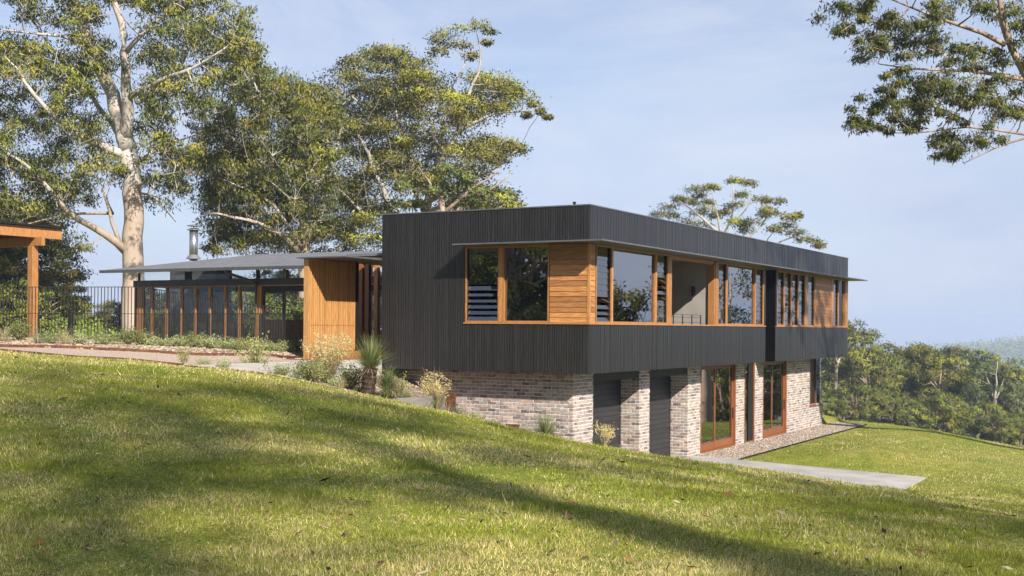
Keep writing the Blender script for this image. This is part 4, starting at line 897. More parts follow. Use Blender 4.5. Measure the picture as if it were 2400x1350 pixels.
# --- flat-topped tree behind the right end of the roof
rng = np.random.default_rng(12); D = 92.
b = at(1715, 800, D); b[2] = g1(b[0], b[1])-.1
lim = [(np.array([b] + [at(x, y, D) for x, y in ((1705,680),(1692,600),(1690,545))]), .42, .22), limb([(1690,550),(1660,520),(1620,490),(1590,470)], D, .14, .03), limb([(1690,550),(1680,500),(1670,450)], D, .12, .03), limb([(1692,560),(1720,510),(1722,460),(1718,430)], D, .13, .03),
       limb([(1698,600),(1770,545),(1800,510),(1815,480)], D, .14, .03), limb([(1705,640),(1790,590),(1850,550),(1900,565)], D, .13, .03), limb([(1720,520),(1760,480),(1765,440)], D, .08, .02), limb([(1700,610),(1630,560),(1570,510)], D, .10, .02)]
pads = px_pads([(1545,503,22),(1563,483,24),(1590,468,24),(1610,470,20),(1575,505,24),(1627,443,20),(1650,440,20),(1672,438,14),(1638,459,16),(1630,476,18),(1660,474,16),(1635,500,24),(1660,492,26),(1680,505,20),(1612,520,24),(1645,528,26),(1710,423,14),(1730,424,15),(1760,430,17),(1740,457,20),(1715,485,22),(1730,478,18),(1778,468,22),(1802,470,18),(1826,472,20),(1800,492,22),(1815,500,20),(1722,520,24),(1745,525,26),(1770,520,26),(1750,540,20),(1850,510,20),(1870,505,12),(1815,538,24),(1840,530,26),(1862,545,22),(1890,562,24),(1910,568,20),(1920,575,14),(1790,505,18),(1700,498,14)], D, rng, 5, .42, .9)
w, V, c = grow(lim, pads, rng, .24, .036, 11, 22, OLIVE, .5, .012, .06, .5)
plant_tree('flat_topped_tree', 'sparse flat topped tree rising behind the right half of the roof', b, w, V, c, 'bark_grey')

# --- gum whose limbs hang into the top right corner
rng = np.random.default_rng(21); D = 37.
tb = at(3000, 1000, D); tb[2] = g1(tb[0], tb[1])-.1
lim = [(np.array([tb] + [at(x, y, D) for x, y in ((2960,800),(2880,620),(2760,480),(2580,350),(2430,240))]), .62, .2),
       limb([(2430,240),(2400,178),(2375,125),(2352,70),(2340,0),(2325,-90)], D, .17, .05), limb([(2372,120),(2345,50,.4),(2330,0,.6),(2300,-60,1)], D, .08, .03), limb([(2356,105),(2300,72),(2250,55),(2190,40),(2130,18),(2080,-5)], D, .085, .02),
       limb([(2425,190),(2380,178),(2330,166),(2260,163),(2200,166),(2145,170),(2100,155),(2060,150)], D, .085, .016), limb([(2560,340),(2470,325),(2405,312),(2365,320),(2340,308),(2320,296),(2280,286),(2240,290),(2190,314),(2140,323),(2080,315),(2030,302)], D, .06, .012), limb([(2440,318),(2400,318),(2345,342),(2310,358),(2262,381)], D, .045, .012),
       limb([(2700,430),(2690,300,2),(2700,180,3),(2710,60,3)], D, .2, .05), limb([(2820,540),(2800,420,4),(2760,330,6),(2720,200,6)], D, .16, .05), limb([(2430,240),(2460,120,-1),(2480,0,-1),(2500,-120,-1)], D, .16, .04), limb([(2270,285),(2200,250),(2140,235),(2090,240)], D, .03, .01), limb([(2240,150),(2200,120),(2160,110)], D, .03, .01),limb([(2095,60),(2060,45),(2020,40),(1980,15)], D, .03, .01),limb([(2130,18),(2105,50),(2095,70),(2070,80),(2030,90)], D, .03, .01)]
pp = [(1960,15,28),(1985,30,22),(1975,60,22),(2000,5,26),(1965,75,16),(1985,68,14),(2020,20,22),(2035,10,20),(2060,60,26),(2080,45,24),(2070,80,22),(2100,60,22),(2050,115,28),(2020,115,22),(2030,140,20),(2080,115,24),(2100,90,24),(2125,80,28),(2110,130,24),(2140,105,26),(2160,75,22),(2170,95,22),(2180,40,28),(2200,20,28),(2190,60,22),(2225,20,26),(2215,90,20),(2200,120,22),(2240,115,24),(2255,140,22),(2290,150,28),(2320,130,28),(2350,140,24),(2280,110,20),(2250,0,26),(2300,10,26),(2330,40,24),(2370,30,24),(2390,60,24),(2390,100,20),(2110,175,22),(2130,190,26),(2180,190,30),(2205,200,30),(2230,195,26),(2155,210,26),(2190,220,28),(2100,195,16),(2150,235,26),(2120,240,26),(2095,245,24),(2180,245,26),(2060,230,20),(2055,255,22),(2060,275,18),(2020,285,20),(2000,298,18),(2030,300,16),(2095,265,24),(2120,285,22),(2155,262,22),(2080,300,14),(2150,300,14),(2240,230,26),(2280,240,28),(2300,225,24),(2330,240,26),(2360,220,28),(2390,215,26),(2310,205,22),(2360,190,20),(2270,195,24),(2335,275,22),(2360,265,22),(2390,260,20),(2230,275,20),(2215,315,24),(2240,330,24),(2200,340,20),(2260,350,20),(2235,368,14),(2280,325,20),(2310,310,22),(2190,325,14),(2400,140,26),(2420,60,26),(2380,10,26)]
pp += [(x, y, 34) for x, y in ((2440,100),(2450,200),(2480,60),(2520,120),(2560,200),(2500,-40),(2440,-60),(2360,-60),(2280,-70),(2200,-60),(2600,100),(2640,20),(2660,160),(2560,20),(2580,-60),(2640,-80),(2700,60),(2440,260),(2520,260),(2600,260),(2680,240),(2120,-40),(2040,-40))]
pp = pp + [(x+rng.normal()*22, y+rng.normal()*16, r*.6) for x, y, r in pp for _ in range(2)]
pads = px_pads([q for q in pp if rng.random() > .12], D, rng, 2.4, .75, .8)
w, V, c = grow(lim, pads, rng, .15, .02, 9, 15, [(.10, .125, .026), (.15, .165, .034), (.20, .195, .045), (.08, .10, .024)], 1.2, .006, .05, 1.0, .1)
plant_tree('overhanging_gum_tree', 'gum tree whose leafy limbs hang into the top right corner', tb, w, V, c, 'bark_brown')

# --- generic bush trees, copied
def bush_tree(seed, H, R, stems, npads, palette, bark, leafL=.24, per=26, flat=.5, low=.35, name='tree', fresh=.05, pr=(.2, .36)):
    rng = np.random.default_rng(seed); lim = []
    for k in range(stems):
        a = rng.uniform(0, 2*pi); tip = np.array([cos(a)*R*.45, sin(a)*R*.45, H*rng.uniform(.7, .9)]) if stems > 1 else np.array([rng.normal()*.4, rng.normal()*.4, H*.9])
        s_ = np.array([cos(a)*.15, sin(a)*.15, -.3])
        lim.append((np.array([s_, s_*.6 + tip*np.array([.25, .25, .33]) + [0, 0, .2], tip*np.array([.6, .6, .68]), tip]), H*(.026 if stems > 1 else .034), .035))
        for q in range(3):
            a2 = a + rng.normal()*1.2; f = rng.uniform(.35, .65); p0 = tip*np.array([f*.8, f*.8, f]); e2 = p0 + np.array([cos(a2)*R*.7, sin(a2)*R*.7, H*.28]); lim.append((np.array([p0, (p0+e2)/2 + [0, 0, -.1], e2]), H*.012, .02))
    pads = []
    while len(pads) < npads:
        u = unit(rng.normal(size=3)); rr = rng.uniform(.45, 1)**.5; p = np.array([u[0]*R*rr, u[1]*R*rr, H*(low + (1-low)*.5) + u[2]*H*(1-low)*.5*rr])
        r = R*rng.uniform(*pr); pads.append((p, r, r*flat))
    w, V, c = grow(lim, pads, rng, leafL, leafL*.19, 9, per, palette, .5, .012, fresh, .36)
    return w.mesh('trunk', MT[bark], True), arr_mesh('crown', V, 4, MT['crown_leaf'], c[0], nrm=c[1])
VAR = [bush_tree(31, 9.5, 3.4, 2, 62, OLIVE, 'bark_brown', low=.3), bush_tree(32, 8.5, 3.0, 1, 55, GUM, 'bark_gum', low=.25, flat=.6), bush_tree(33, 10.5, 3.2, 1, 60, [(.12, .15, .055), (.15, .18, .07), (.09, .12, .045)], 'bark_grey', low=.12, flat=.7), bush_tree(34, 9.0, 3.8, 3, 60, DEEP, 'bark_brown', low=.25)]
def put_tree(v, X, Y, s, name, label, group, rz_=None, dz=0, sz=1.0):
    e = empty(name, (X, Y, g1(X, Y)-.15+dz), random.uniform(0, 6.28) if rz_ is None else rz_, label, 'tree', group); e.scale = (s, s, s*sz)
    link('trunk', VAR[v][0], e); link('crown', VAR[v][1], e); return e
VAR.append(bush_tree(35, 17.0, 5.2, 1, 62, GUM, 'bark_gum', leafL=.26, low=.40, per=9, flat=.5, pr=(.12, .23)))          # tall open gum
VAR.append(bush_tree(36, 4.2, 2.6, 4, 44, DEEP, 'bark_brown', low=.02, flat=.75, leafL=.2))                   # understorey thicket
nm = ['bush_tree', 'gum_tree', 'tall_bush_tree', 'spreading_tree', 'open_gum_tree', 'thicket_bush']
look = ['olive forked tree', 'pale barked gum', 'dense grey green tree', 'dark spreading tree', 'tall open gum', 'dark thicket bush']
ORD = ['first', 'second', 'third', 'fourth', 'fifth', 'sixth', 'seventh', 'eighth', 'ninth', 'tenth', 'eleventh', 'twelfth', 'thirteenth', 'fourteenth', 'fifteenth', 'sixteenth', 'seventeenth', 'eighteenth', 'nineteenth', 'twentieth']
def row(spec, D, grp, where, dj=4):
    for k, (px, v, s) in enumerate(spec):
        d = D + random.uniform(-dj, dj); p = at(px, 900, d); put_tree(v, p[0], p[1], s, nm[v], '%s, %s from left %s' % (look[v], ORD[k], where), grp)
row([(1955,1,1.5),(2045,3,1.12),(2120,0,1.12),(2200,1,1.24),(2265,2,1.18),(2330,2,1.14),(2400,0,1.12),(2470,3,.9),(2560,1,1.)], 150, 'front row of bush beyond the right lawn', 'in the front row of bush beyond the lawn', 3)
row([(1900,3,1.3),(1985,0,1.5),(2050,1,1.25),(2110,3,1.24),(2165,1,1.42),(2235,0,1.32),(2305,3,1.3),(2370,0,1.2),(2440,1,1.0),(2530,0,1.)], 166, 'second row of bush beyond the right lawn', 'rising over the front row of bush', 4)
row([(1850+k*62, (k*3+1) % 4, .95+.1*(k % 3)) for k in range(12)], 190, 'third row of bush in the valley', 'furthest back in the valley bush', 8)
row([(1925+k*42, 5, .9+.3*((k*7) % 5)/4) for k in range(14)], 140, 'understorey thicket beyond the right lawn', 'in the thicket along the lawn ridge', 2)
row([(-60,2,.95),(15,0,1.0),(80,0,.78),(128,1,.66)], 74, 'bush behind the fence and pavilion', 'behind the fence and timber pavilion', 2)
row([(-30,5,.9),(40,5,.9),(105,5,.75),(150,0,.36),(190,1,.36),(232,5,.55),(275,0,.32)], 64, 'low bush behind the fence', 'low behind the fence left of the great gum', 2)
row([(355,1,.6),(420,0,.55),(480,3,.65),(545,0,.7),(600,3,.75),(660,2,.7),(720,0,.8),(790,3,.85),(850,2,.8)], 82, 'bush behind the glazed wing', 'seen through and above the glazed wing', 4)
row([(350,5,.8),(410,5,.9),(470,5,.9),(530,5,1.),(590,5,.9),(650,5,1.),(710,5,1.)], 70, 'thicket behind the glazed wing', 'in the thicket behind the glazed wing', 2)
row([(900,3,.9),(1120,0,.55),(1180,2,.5)], 86, 'bush behind the black box', 'behind the black box', 3)
# trees standing beside and behind the viewer: they dapple the lawn and show in the glass
for k, (X, Y, v, s) in enumerate([(12., -12., 4, 1.6), (23., -13., 4, 1.55), (3., -18., 4, 1.7), (-7., -15., 4, 1.65), (-18., -13., 4, 1.7), (29., -4., 4, 1.4), (18., -4., 4, 1.0), (-12., -5., 4, 1.15), (33., 8., 4, 1.2), (14., -22., 4, 1.9)]):
    put_tree(v, X, Y, s, nm[v], '%s, %s of those behind the viewer that dapple the lawn' % (look[v], ORD[k]), 'trees behind the viewer shading the lawn', rz_=k*1.7)
for k, (X, Y, v, s) in enumerate([(31, 51, 0, 1.02), (34.5, 61, 4, 1.0), (36, 50, 3, .95), (41, 54, 0, 1.1), (46, 66, 2, 1.0), (50, 60, 3, 1.05), (39, 67, 3, 1.1), (45, 73, 0, 1.1), (52, 82, 2, 1.2), (57, 74, 3, 1.2), (-21, 17, 5, 1.7), (-24, 12.5, 5, 1.9), (-29, 15, 3, 1.15), (-33, 20, 0, 1.3), (-36, 12, 3, 1.4), (-30, 9, 2, 1.2), (-40, 18, 0, 1.5), (-26, 19, 2, 1.0)]):
    put_tree(v, X, Y, s, nm[v], '%s, %s of those beside the house that show in its windows' % (look[v], ORD[k]), 'trees reflected in the windows')
# ------------------------------------------------------------------ garden plants
def blades(n, L, lean0, lean1, rng, w, pal, seg=3, base_r=.03, curl=.5, tipw=.12):
    """arching strap leaves: returns quads"""
    az = rng.uniform(0, 2*pi, n); ln = L*rng.uniform(.65, 1.1, n); el = rng.uniform(lean0, lean1, n)
    h = np.stack([np.cos(az), np.sin(az), np.zeros(n)], -1); side = np.stack([-np.sin(az), np.cos(az), np.zeros(n)], -1)
    P = h*base_r*rng.random((n, 1)); V = []; e = el.copy(); ww = np.full(n, w)
    pts = [P]
    for k in range(seg):
        P = P + (h*np.cos(e)[:, None] + np.array([0, 0, 1.])*np.sin(e)[:, None])*(ln/seg)[:, None]; pts.append(P); e = e - curl*rng.uniform(.4, 1.3, n)/seg
    wd = np.linspace(1, tipw, seg+1)
    for k in range(seg):
        a, b_ = pts[k], pts[k+1]; V.append(np.stack([a-side*w*wd[k], a+side*w*wd[k], b_+side*w*wd[k+1], b_-side*w*wd[k+1]], 1))
    V = np.stack(V, 1).reshape(-1, 3); pal = np.array(pal); c = pal[rng.integers(0, len(pal), n)]*rng.uniform(.8, 1.2, (n, 1)); return V, np.repeat(c, 4*seg, 0)
GRASSTREE = [(.17, .22, .07), (.25, .29, .10), (.34, .36, .16), (.11, .16, .05)]
STRAW = [(.55, .44, .24), (.64, .54, .33), (.48, .39, .21), (.40, .36, .19)]
BLUEGR = [(.30, .35, .26), (.40, .43, .33), (.23, .28, .19)]
GRN = [(.15, .20, .05), (.21, .26, .07), (.28, .30, .11), (.10, .14, .04)]
def foot(px, py, depth):
    p = at(px, py, depth); return np.array([p[0], p[1], g1(p[0], p[1])+.02])
def foot_path(px, py, depth):
    p = foot(px, py, depth); p[2] = max(p[2], PATH_Z+.0); return p
def grass_tree(px, py, depth, trunk_h, trunk_r, L, n, lean, label, lean2=.12):
    rng = np.random.default_rng(int(px)); p = foot(px, py, depth); e = empty('grass_tree', p, 0, label, 'grass tree')
    if trunk_h > 0:
        mb = MB(); rings = int(trunk_h/.045); mb.tube([(lean2*trunk_h*k/rings, 0, -.08+(trunk_h+.08)*k/rings) for k in range(rings+1)], [trunk_r*(1+.13*((k % 2)-.5)+random.uniform(-.05, .05)) for k in range(rings+1)], 14); mb.build('trunk', MT['palm_trunk'], e)
        V, c = blades(260, .11, -1.2, .3, rng, .012, [(.06, .04, .025), (.11, .07, .045), (.03, .02, .014)], 1, .0); k = rng.random(len(V)//4)*trunk_h
        az = rng.uniform(0, 2*pi, len(k)); off = np.stack([np.cos(az)*trunk_r*.95+lean2*k, np.sin(az)*trunk_r*.95, k], -1); V = V + np.repeat(off, 4, 0); link('leaf_bases', arr_mesh('leaf_bases', V, 4, MT['blade'], c), e)
    V, c = blades(n, L, lean, 1.52, rng, .007, GRASSTREE, 3, trunk_r*.6, .45); V[:, 2] += trunk_h; V[:, 0] += lean2*trunk_h; link('crown', arr_mesh('crown', V, 4, MT['blade'], c), e)
    V, c = blades(n//5, L*.75, -.5, .5, rng, .006, STRAW, 3, trunk_r*.7, .6); V[:, 2] += trunk_h; V[:, 0] += lean2*trunk_h; link('dry_skirt', arr_mesh('dry_skirt', V, 4, MT['blade'], c), e); return e
grass_tree(860, 936, 27.3, .62, .155, .80, 560, .4, 'tall grass tree with thick black trunk and upright green crown')
grass_tree(907, 912, 28.4, .22, .10, .62, 420, .2, 'yellow green grass tree without tall trunk at the corner of the black box', 0)
grass_tree(1278, 1029, 27.6, .13, .14, .60, 300, .45, 'dark green grass tree with short trunk against the brick wall')
def tuft(px, py, depth, L, n, pal, label, name='grass_tuft', lean=.5, w=.005, curl=.9, path=False, plume=0, group=None, up=1.5):
    rng = np.random.default_rng(int(px*7+py)); p = (foot_path if path else foot)(px, py, depth); V, c = blades(n, L, lean, up, rng, w, pal, 4, .05, curl)
    if not plume: return link(name, arr_mesh(name, V, 4, MT['blade'], c), None, p, label=label, cat='grass', group=group)
    e = empty(name, p, 0, label, 'grass'); link('leaves', arr_mesh('leaves', V, 4, MT['blade'], c), e)
    m = plume; V, c = blades(m, L*1.75, 1.15, 1.55, rng, .005, STRAW, 5, .05, .55, .5); link('stems', arr_mesh('stems', V, 4, MT['blade'], c), e)
    tips = V.reshape(m, 5, 4, 3)[:, 3:, :2].reshape(-1, 3); C = np.repeat(tips, 16, 0) + rng.normal(size=(len(tips)*16, 3))*np.array([.05, .05, .05]); V, c = leaf_verts(C, .06, .007, .6, rng, STRAW, rng.integers(0, 4, len(C))); link('plumes', arr_mesh('plumes', V, 4, MT['blade'], c), e); return e
tuft(770, 884, 28.4, .82, 260, STRAW + GRN[:1], 'tall straw coloured feather grass in front of the timber screen', 'feather_grass', .9, .006, .6, False, 60)
tuft(1022, 968, 27.9, .62, 200, STRAW[1:] + GRN, 'tall golden reed grass in front of the brick wall', 'reed_grass', .8, .006, .6, False, 24)
tuft(1415, 1046, 25.2, .35, 40, STRAW + GRN, 'small browned flowering grass in front of the garage door', 'flowering_grass', .7, .004, .7, False, 9)
for px, py, dp, L, n, pal, lab in [(640, 872, 27.2, .28, 90, STRAW[2:] + GRN, 'small straw tuft below the concrete wall'), (690, 884, 27.5, .36, 110, GRN + STRAW[3:], 'upright green tuft below the concrete wall'), (905, 944, 27.4, .42, 150, GRN, 'dark green tuft in front of the yellow grass tree'),
        (972, 930, 28.4, .40, 130, BLUEGR + STRAW[1:2], 'silvery arching tuft between the reed grass and the grass tree'), (990, 962, 27.6, .36, 140, BLUEGR, 'blue grey tuft left of the reed grass'), (1072, 985, 27.9, .33, 150, BLUEGR, 'round blue grey tuft beside the rusty steel end'), (1050, 975, 28., .45, 60, STRAW, 'dry brown arching tuft leaning on the rusty plate'),
        (1130, 1000, 27.9, .2, 70, GRN, 'low green tuft at the foot of the brick wall'), (1165, 1008, 27.9, .2, 80, GRN, 'low bushy tuft beside the lowest retaining step'), (800, 900, 27.6, .4, 90, STRAW, 'dry leaning tuft left of the tall grass tree'), (1395, 1049, 25.6, .3, 40, GRN, 'thin green tuft at the brick corner')]:
    tuft(px, py, dp, L, n, pal, lab)
for k, (px, py, dp, L, pal, lab) in enumerate([(8, 806, 32.5, .55, STRAW, 'dry tussock at the left end of the fence bed'), (88, 812, 32.2, .5, STRAW[1:] + BLUEGR, 'pale tussock in front of the pavilion post'), (152, 812, 32.4, .62, STRAW, 'wide dry tussock between two low shrubs by the fence'), (715, 836, 31.6, .4, STRAW + GRN, 'straw tuft at the foot of the timber screen'), (560, 834, 31.8, .45, STRAW[2:] + GRN, 'thin dry tuft among the fence shrubs')]):
    tuft(px, py, dp, L, 110, pal, lab, path=True)
# leafy shrubs
def shrub_mesh(seed, R, H, n, pal, leaf=.05, w=.012):
    rng = np.random.default_rng(seed); m = 26; mb = MB(); C = []
    for k in range(m):
        a = rng.uniform(0, 2*pi); r = R*rng.uniform(.2, 1)**.7; z = H*sqrt(max(.05, 1-(r/R)**2*.7))*rng.uniform(.55, 1.05); tip = np.array([cos(a)*r, sin(a)*r, z])
        mb.tube([(0, 0, 0), tip*np.array([.4, .4, .5]), tip], [.010, .007, .003], 4, cap=False); t_ = rng.uniform(.35, 1.05, n//m)[:, None]; C.append(tip*t_*np.array([1, 1, 1]) + rng.normal(size=(n//m, 3))*R*.13)
    C = np.concatenate(C); C[:, 2] = np.abs(C[:, 2]); V, c = leaf_verts(C, leaf, w, -.5, rng, pal, rng.integers(0, 9, len(C)))
    return mb.mesh('stem', MT['bark_brown']), arr_mesh('foliage', V, 4, MT['leaf'], c)
SHR = [shrub_mesh(41, .42, .42, 900, [(.22, .26, .11), (.30, .34, .15), (.15, .19, .08)], .065, .010), shrub_mesh(42, .38, .5, 800, [(.25, .29, .13), (.34, .37, .18), (.17, .21, .09)], .06, .010), shrub_mesh(43, .46, .62, 1000, [(.09, .125, .035), (.14, .175, .05), (.20, .215, .075)], .06, .014), shrub_mesh(44, .42, .85, 700, [(.17, .20, .055), (.24, .26, .08)], .05, .014)]
def shrub(v, p, s, label, group=None, name='shrub', sz=1.0):
    e = empty(name, p, random.uniform(0, 6.28), label, 'shrub', group); e.scale = (s, s, s*sz); link('stem', SHR[v][0], e); link('foliage', SHR[v][1], e)
for px, py, dp, s, v, lab in [(120,812,32.6,.95,0,'round grey green shrub right of the pavilion post'),(185,814,32.4,.8,1,'small bluish shrub alone on the mulch left of the great gum'),(245,816,32.6,.9,0,'low grey shrub in front of the great gum trunk'),(300,822,32.8,.9,2,'dark shrub at the left end of the fence hedge')]: shrub(v, foot_path(px, py, dp), s, lab)
for k, px in enumerate([332,352,378,404,428,455,478,500,530,552,575,600,622,648,672,696]):
    shrub(k % 2 if k % 5 else 2, foot_path(px, 828, 33.0 - (px-330)*.0022), random.uniform(.62, .85), 'grey green shrub, %s from the left in the low hedge along the fence' % ORD[k], 'hedge shrubs along the black fence')
shrub(3, foot(600, 874, 27.4), 1.15, 'tall airy shrub in front of the concrete wall'); shrub(2, foot(722, 886, 27.9), 1.0, 'dark bushy shrub at the middle of the concrete wall'); shrub(3, foot(745, 886, 27.6), .7, 'small upright shrub right of the dark bushy one')
shrub(2, foot(822, 905, 28.0), 1.15, 'dark leafy shrub just left of the tall grass tree'); shrub(3, foot(935, 915, 28.8), .8, 'thin twiggy shrub under the corner of the black box'); shrub(2, foot_path(45, 806, 33.5), 1.0, 'leafy shrub left of the pavilion post'); shrub(3, foot(430, 866, 26.0), .5, 'small wispy shrub at the left end of the concrete wall')
for v, px, py, dp, s_, lab in [(0, 475, 870, 25.9, .5, 'small grey shrub near the left end of the concrete wall'), (1, 525, 876, 26.1, .55, 'low grey green shrub left of the tall airy shrub'), (2, 660, 892, 26.9, .6, 'low dark shrub between the straw and upright tufts'), (1, 785, 906, 27.2, .6, 'pale green shrub at the foot of the feather grass'),
        (0, 845, 922, 27.6, .5, 'small grey shrub hard against the tall grass tree trunk'), (2, 950, 946, 27.7, .55, 'low dark shrub right of the yellow grass tree'), (1, 1005, 962, 27.8, .5, 'small pale shrub at the base of the reed grass'), (0, 1105, 990, 28.0, .5, 'small grey shrub at the foot of the brick wall'), (1, 1225, 1020, 28.0, .4, 'tiny pale shrub left of the short trunked grass tree')]:
    shrub(v, foot(px, py, dp), s_, lab)
rngp = np.random.default_rng(2)
for px, py, d, v, s, lab in [(170, 775, 50, 1, 3.2, 'bright green rounded shrub behind the black fence'), (225, 785, 49, 0, 2.6, 'smaller bright shrub right of the rounded one behind the fence')]:
    SHR.append(shrub_mesh(int(px), .42, .46, 1500, [(.17, .22, .04), (.23, .27, .06), (.12, .17, .03)], .05, .014)); p = at(px, py, d); shrub(len(SHR)-1, (p[0], p[1], g1(p[0], p[1])), s, lab)
# garden spotlights
for px, py, d, lab in [(557, 872, 26.8, 'small black garden spotlight below the left half of the concrete wall'), (818, 915, 27.2, 'small black garden spotlight beside the tall grass tree')]:
    e = empty('garden_spotlight', foot(px, py, d), .6, lab, 'light'); MB().tube([(0, 0, -.05), (0, 0, .07)], .008, 6).build('stake', MT['black_metal'], e)
    MB().tube([(-.02, .02, .06), (.01, -.01, .12), (.03, -.03, .16)], [.03, .034, .036], 12).build('lamp_head', MT['black_metal'], e)
b = at(166, 800, 40.5); e = empty('fence_gate_post', (b[0], b[1], g1(b[0], b[1])), HROT, 'dark square post behind the fence right of the pavilion', 'post'); MB().chamfer(-.06, .06, -.06, .06, -.2, 1.0, .006).build('post', MT['black_metal'], e); MB().box(-.065, .065, -.065, .065, 1.0, 1.02).build('cap', MT['black_metal'], e)

# ------------------------------------------------------------------ grass, leaf litter, stones
def on_lawn(x, y):
    lx, ly = w2loc(x, y); ok = np.ones(len(x), bool)
    ok &= ~((lx > -.75) & (lx < .70) & (ly > 8.5) & (ly < 24.3)); cr = .10*snoise(x, y, 3.1, 9) + .06*snoise(x, y, 9., 10); ok &= ~((lx > -.75) & (lx < 6.10-cr) & (ly > 1.0) & (ly < 8.72-cr)); ok &= ~((lx < -.5) & (ly > .4) & (ly < 24) & (lx > -7.4))
    E = np.array(LAWN_EDGE + LOW_EDGE + W2((-.55, .0), (-.55, .5))); o = np.argsort(E[:, 0]); lim = np.interp(x, E[o, 0], E[o, 1]); ok &= ~((y > lim-.02) & (x < E[:, 0].max())); return ok
rng = np.random.default_rng(77); N = 700000
u = rng.random(N); y0, y1 = 6.0, 56.; Y = (y0**-.35 + u*(y1**-.35 - y0**-.35))**(1/-.35); X = rng.uniform(-1, 1, N)*(.47*Y + 1.5)
ok = on_lawn(X, Y); bare = snoise(X, Y, 1.7, 21)*.6 + snoise(X, Y, 5., 22)*.4; ok &= rng.random(N) > np.clip((bare-.62)*5, 0, .8); X, Y = X[ok], Y[ok]; Z = gz(X, Y); n = len(X)
Z = Z + np.where((w2loc(X, Y)[0] > -.7) & (w2loc(X, Y)[0] < 6.05) & (w2loc(X, Y)[1] > 1.15) & (w2loc(X, Y)[1] < 8.65), .04, 0)
dry = snoise(X, Y, .55, 1)*.55 + snoise(X, Y, 2.6, 2)*.45; tuftn = snoise(X, Y, 3.5, 4)
fac = np.clip(Y/9, .8, 2.6)
hgt = (.022 + .05*tuftn**3 + .05*(rng.random(n) < .02))*rng.uniform(.6, 1.4, n)*(1 + .12*(fac-1)); wid = .0032*fac*rng.uniform(.7, 1.3, n)
az = rng.uniform(0, 2*pi, n); ln = rng.uniform(0, 1.1, n); dirx = np.stack([np.cos(az)*ln, np.sin(az)*ln, np.ones(n)], -1)
az2 = rng.uniform(0, 2*pi, n); sd = np.stack([np.cos(az2), np.sin(az2), np.zeros(n)], -1)*wid[:, None]; B = np.stack([X, Y, Z-.004], -1)
V = np.stack([B-sd, B+sd, B + dirx*hgt[:, None]], 1)
g1c, g2c, dc = np.array((.21, .26, .024)), np.array((.40, .415, .048)), np.array((.76, .63, .30))
mixf = rng.random((n, 1)); col = g1c*(1-mixf) + g2c*mixf; isdry = rng.random(n) < np.clip((dry-.34)*2.2, .08, .85); col[isdry] = dc*rng.uniform(.6, 1.15, (isdry.sum(), 1)); fine = snoise(X, Y, 14., 31)*.6 + snoise(X, Y, 31., 32)*.4; col *= (rng.uniform(.55, 1.35, (n, 1)))*(.62 + .76*fine[:, None])
link('lawn_grass', arr_mesh('lawn_grass', V.reshape(-1, 3), 3, MT['blade'], np.repeat(col, 3, 0)), kind='stuff', label='short green and straw coloured lawn grass', cat='grass')
# fallen gum leaves and bark bits
n = 3600; u = rng.random(n); Y = 6.5 + 22*u**1.2; X = rng.uniform(-1, 1, n)*(.46*Y+1); ok = on_lawn(X, Y); X, Y = X[ok], Y[ok]; n = len(X); Z = gz(X, Y) + rng.uniform(.012, .05, n)
a = rng.uniform(0, 2*pi, n); ax = np.stack([np.cos(a), np.sin(a), rng.normal(size=n)*.35], -1); sx = np.stack([-np.sin(a), np.cos(a), rng.normal(size=n)*.5], -1); l = (rng.uniform(.015, .05, n)*(1 + .8*(rng.random(n) < .12)))[:, None]; w_ = l*rng.uniform(.12, .28, (n, 1)); C = np.stack([X, Y, Z], -1)
V = np.stack([C-ax*l, C+sx*w_, C+ax*l, C-sx*w_], 1); pal = np.array([(.34, .17, .10), (.22, .07, .045), (.5, .4, .26), (.12, .07, .045), (.6, .5, .38), (.40, .2, .07), (.05, .035, .025)])
link('leaf_litter', arr_mesh('leaf_litter', V.reshape(-1, 3), 4, MT['blade'], np.repeat(pal[rng.integers(0, 7, n)], 4, 0)), kind='stuff', label='fallen gum leaves and bark scraps scattered over the lawn', cat='leaf litter')
def chips(name, X, Y, Z, smin, smax, pal, label, cat):
    n = len(X); s = rng.uniform(smin, smax, (n, 1, 1)); base = np.array([(-1,-.8,0),(1,-.7,0),(.9,.8,0),(-.8,.9,0),(-.5,-.4,.8),(.55,-.35,.75),(.4,.45,.85),(-.5,.4,.7)]); P = base[None]*s*np.array([1, 1, .7]) * rng.uniform(.7, 1.3, (n, 8, 3)); a = rng.uniform(0, 2*pi, n); ca, sa = np.cos(a)[:, None], np.sin(a)[:, None]
    P = np.stack([P[..., 0]*ca - P[..., 1]*sa, P[..., 0]*sa + P[..., 1]*ca, P[..., 2]], -1) + np.stack([X, Y, Z], -1)[:, None]
    Q = P[:, [[4,5,6,7],[0,1,5,4],[1,2,6,5],[2,3,7,6],[3,0,4,7]]]; pal = np.array(pal); c = pal[rng.integers(0, len(pal), n)]*rng.uniform(.7, 1.25, (n, 1))
    return link(name, arr_mesh(name, Q.reshape(-1, 3), 4, MT['blade'] if False else MT['chip'], np.repeat(c, 20, 0)), kind='stuff', label=label, cat=cat)
m, t, p, Nn, L = new_mat('chip'); a_ = Nn.new('ShaderNodeAttribute'); a_.attribute_name = 'col'; L(a_.outputs['Color'], p.inputs['Base Color']); p.inputs['Roughness'].default_value = .9; MT['chip'] = m
STONE = [(.28, .22, .17), (.36, .295, .235), (.22, .175, .14), (.44, .38, .32), (.13, .10, .085)]
n = 16000; lx = rng.uniform(-.66, .63, n); ly = 8.66 + rng.random(n)*15.5; W = C0[None] + EX[None]*lx[:, None] + EY[None]*ly[:, None]; chips('river_pebbles', W[:, 0], W[:, 1], pad_z(lx)+.03, .014, .034, STONE, 'loose river pebbles of the strip along the brick wall', 'pebbles')
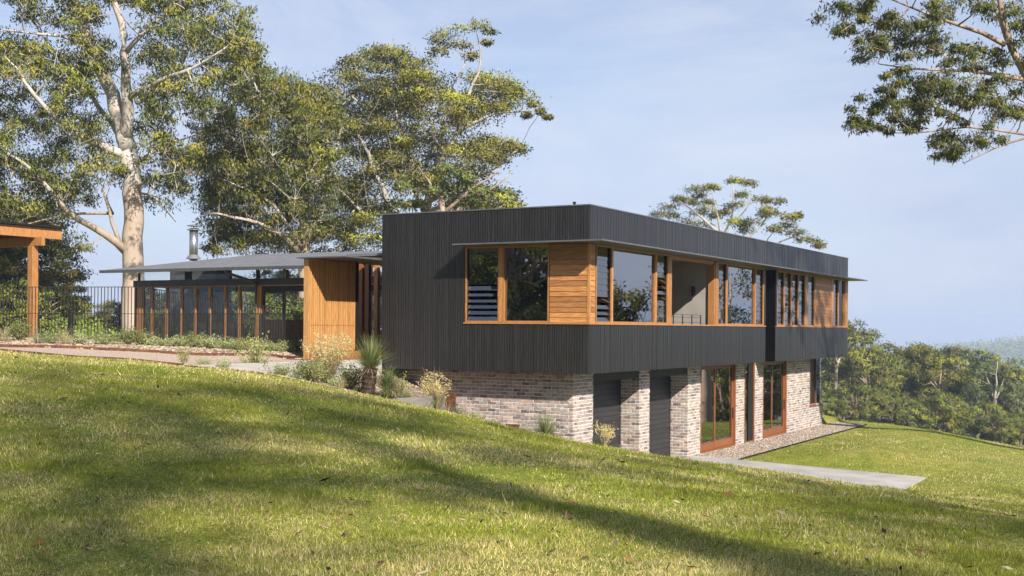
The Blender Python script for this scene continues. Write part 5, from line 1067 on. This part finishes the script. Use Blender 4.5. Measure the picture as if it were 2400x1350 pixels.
def between(A, B, n): A = resample(A, 200); B = resample(B, 200); i = rng.integers(0, 200, n); t_ = rng.random((n, 1)); return A[i]*(1-t_) + B[i]*t_ + rng.normal(size=(n, 2))*.03
P = between(LOW_EDGE, HOUSE_EDGE, 9000); chips('bark_chips', P[:, 0], P[:, 1], gz(P[:, 0], P[:, 1])+.03, .015, .045, [(.24, .165, .11), (.31, .23, .165), (.15, .10, .066), (.36, .29, .225)], 'loose bark chips of the lower garden bed', 'bark chips')
P = between(BED_EDGE, PX((-700,790,36),(0,797,36),(330,806,35.5),(720,820,33)), 8000); chips('bark_chips', P[:, 0], P[:, 1], np.maximum(gz(P[:, 0], P[:, 1])+.035, -.85), .02, .05, [(.30, .22, .15), (.37, .285, .2), (.18, .12, .08), (.42, .345, .26)], 'loose bark chips of the fence bed', 'bark chips')

# ------------------------------------------------------------------ far forested ridge and the air in between
rng = np.random.default_rng(90)
xs = np.linspace(-1700, 2400, 120); ys = np.linspace(1500, 2300, 30); XX, YY = np.meshgrid(xs, ys)
def ridge(X): return -45 + 29*sstep((X-540)/300) + 2.5*np.sin(X*.012) + 2*np.sin(X*.031+1)
ZZ = ridge(XX)*1.0 - 95*np.abs((YY-1850)/400)**1.6
V = np.stack([XX, YY, ZZ], -1).reshape(-1, 3); id = np.arange(V.shape[0]).reshape(30, 120); Q = np.stack([id[:-1, :-1], id[:-1, 1:], id[1:, 1:], id[1:, :-1]], -1).reshape(-1, 4)
link('far_hill', grid_mesh('far_hill', V, Q, MT['hill']), kind='structure', label='distant blue wooded ridge on the horizon', cat='hill')
n = 3600; X = rng.uniform(300, 1000, n); Y = rng.uniform(1560, 1880, n); Z = ridge(X) - 95*np.abs((Y-1850)/400)**1.6; k = 22; s = rng.uniform(2.2, 4.5, n)
C = np.repeat(np.stack([X, Y, Z+3], -1), k, 0) + rng.normal(size=(n*k, 3))*np.repeat(s, k)[:, None]*np.array([1, 1, 1.3]); V, c = leaf_verts(C, 3.2, .9, .2, rng, DEEP, np.repeat(rng.integers(0, 9, n), k))
link('far_forest', arr_mesh('far_forest', V, 4, MT['leaf'], c), kind='stuff', label='distant forest covering the ridge', cat='forest')
m = bpy.data.materials.new('haze'); m.use_nodes = True; N = m.node_tree.nodes; N.clear(); o_ = N.new('ShaderNodeOutputMaterial'); v_ = N.new('ShaderNodeVolumePrincipled'); v_.inputs['Color'].default_value = (.62, .76, 1, 1); v_.inputs['Density'].default_value = .0004; v_.inputs['Anisotropy'].default_value = .0
m.node_tree.links.new(v_.outputs[0], o_.inputs['Volume'])
MB().box(-3600, 3600, -1000, 4300, -190, 45).build('haze', m, kind='stuff', label='thin blue haze in the air over the valley', cat='haze')
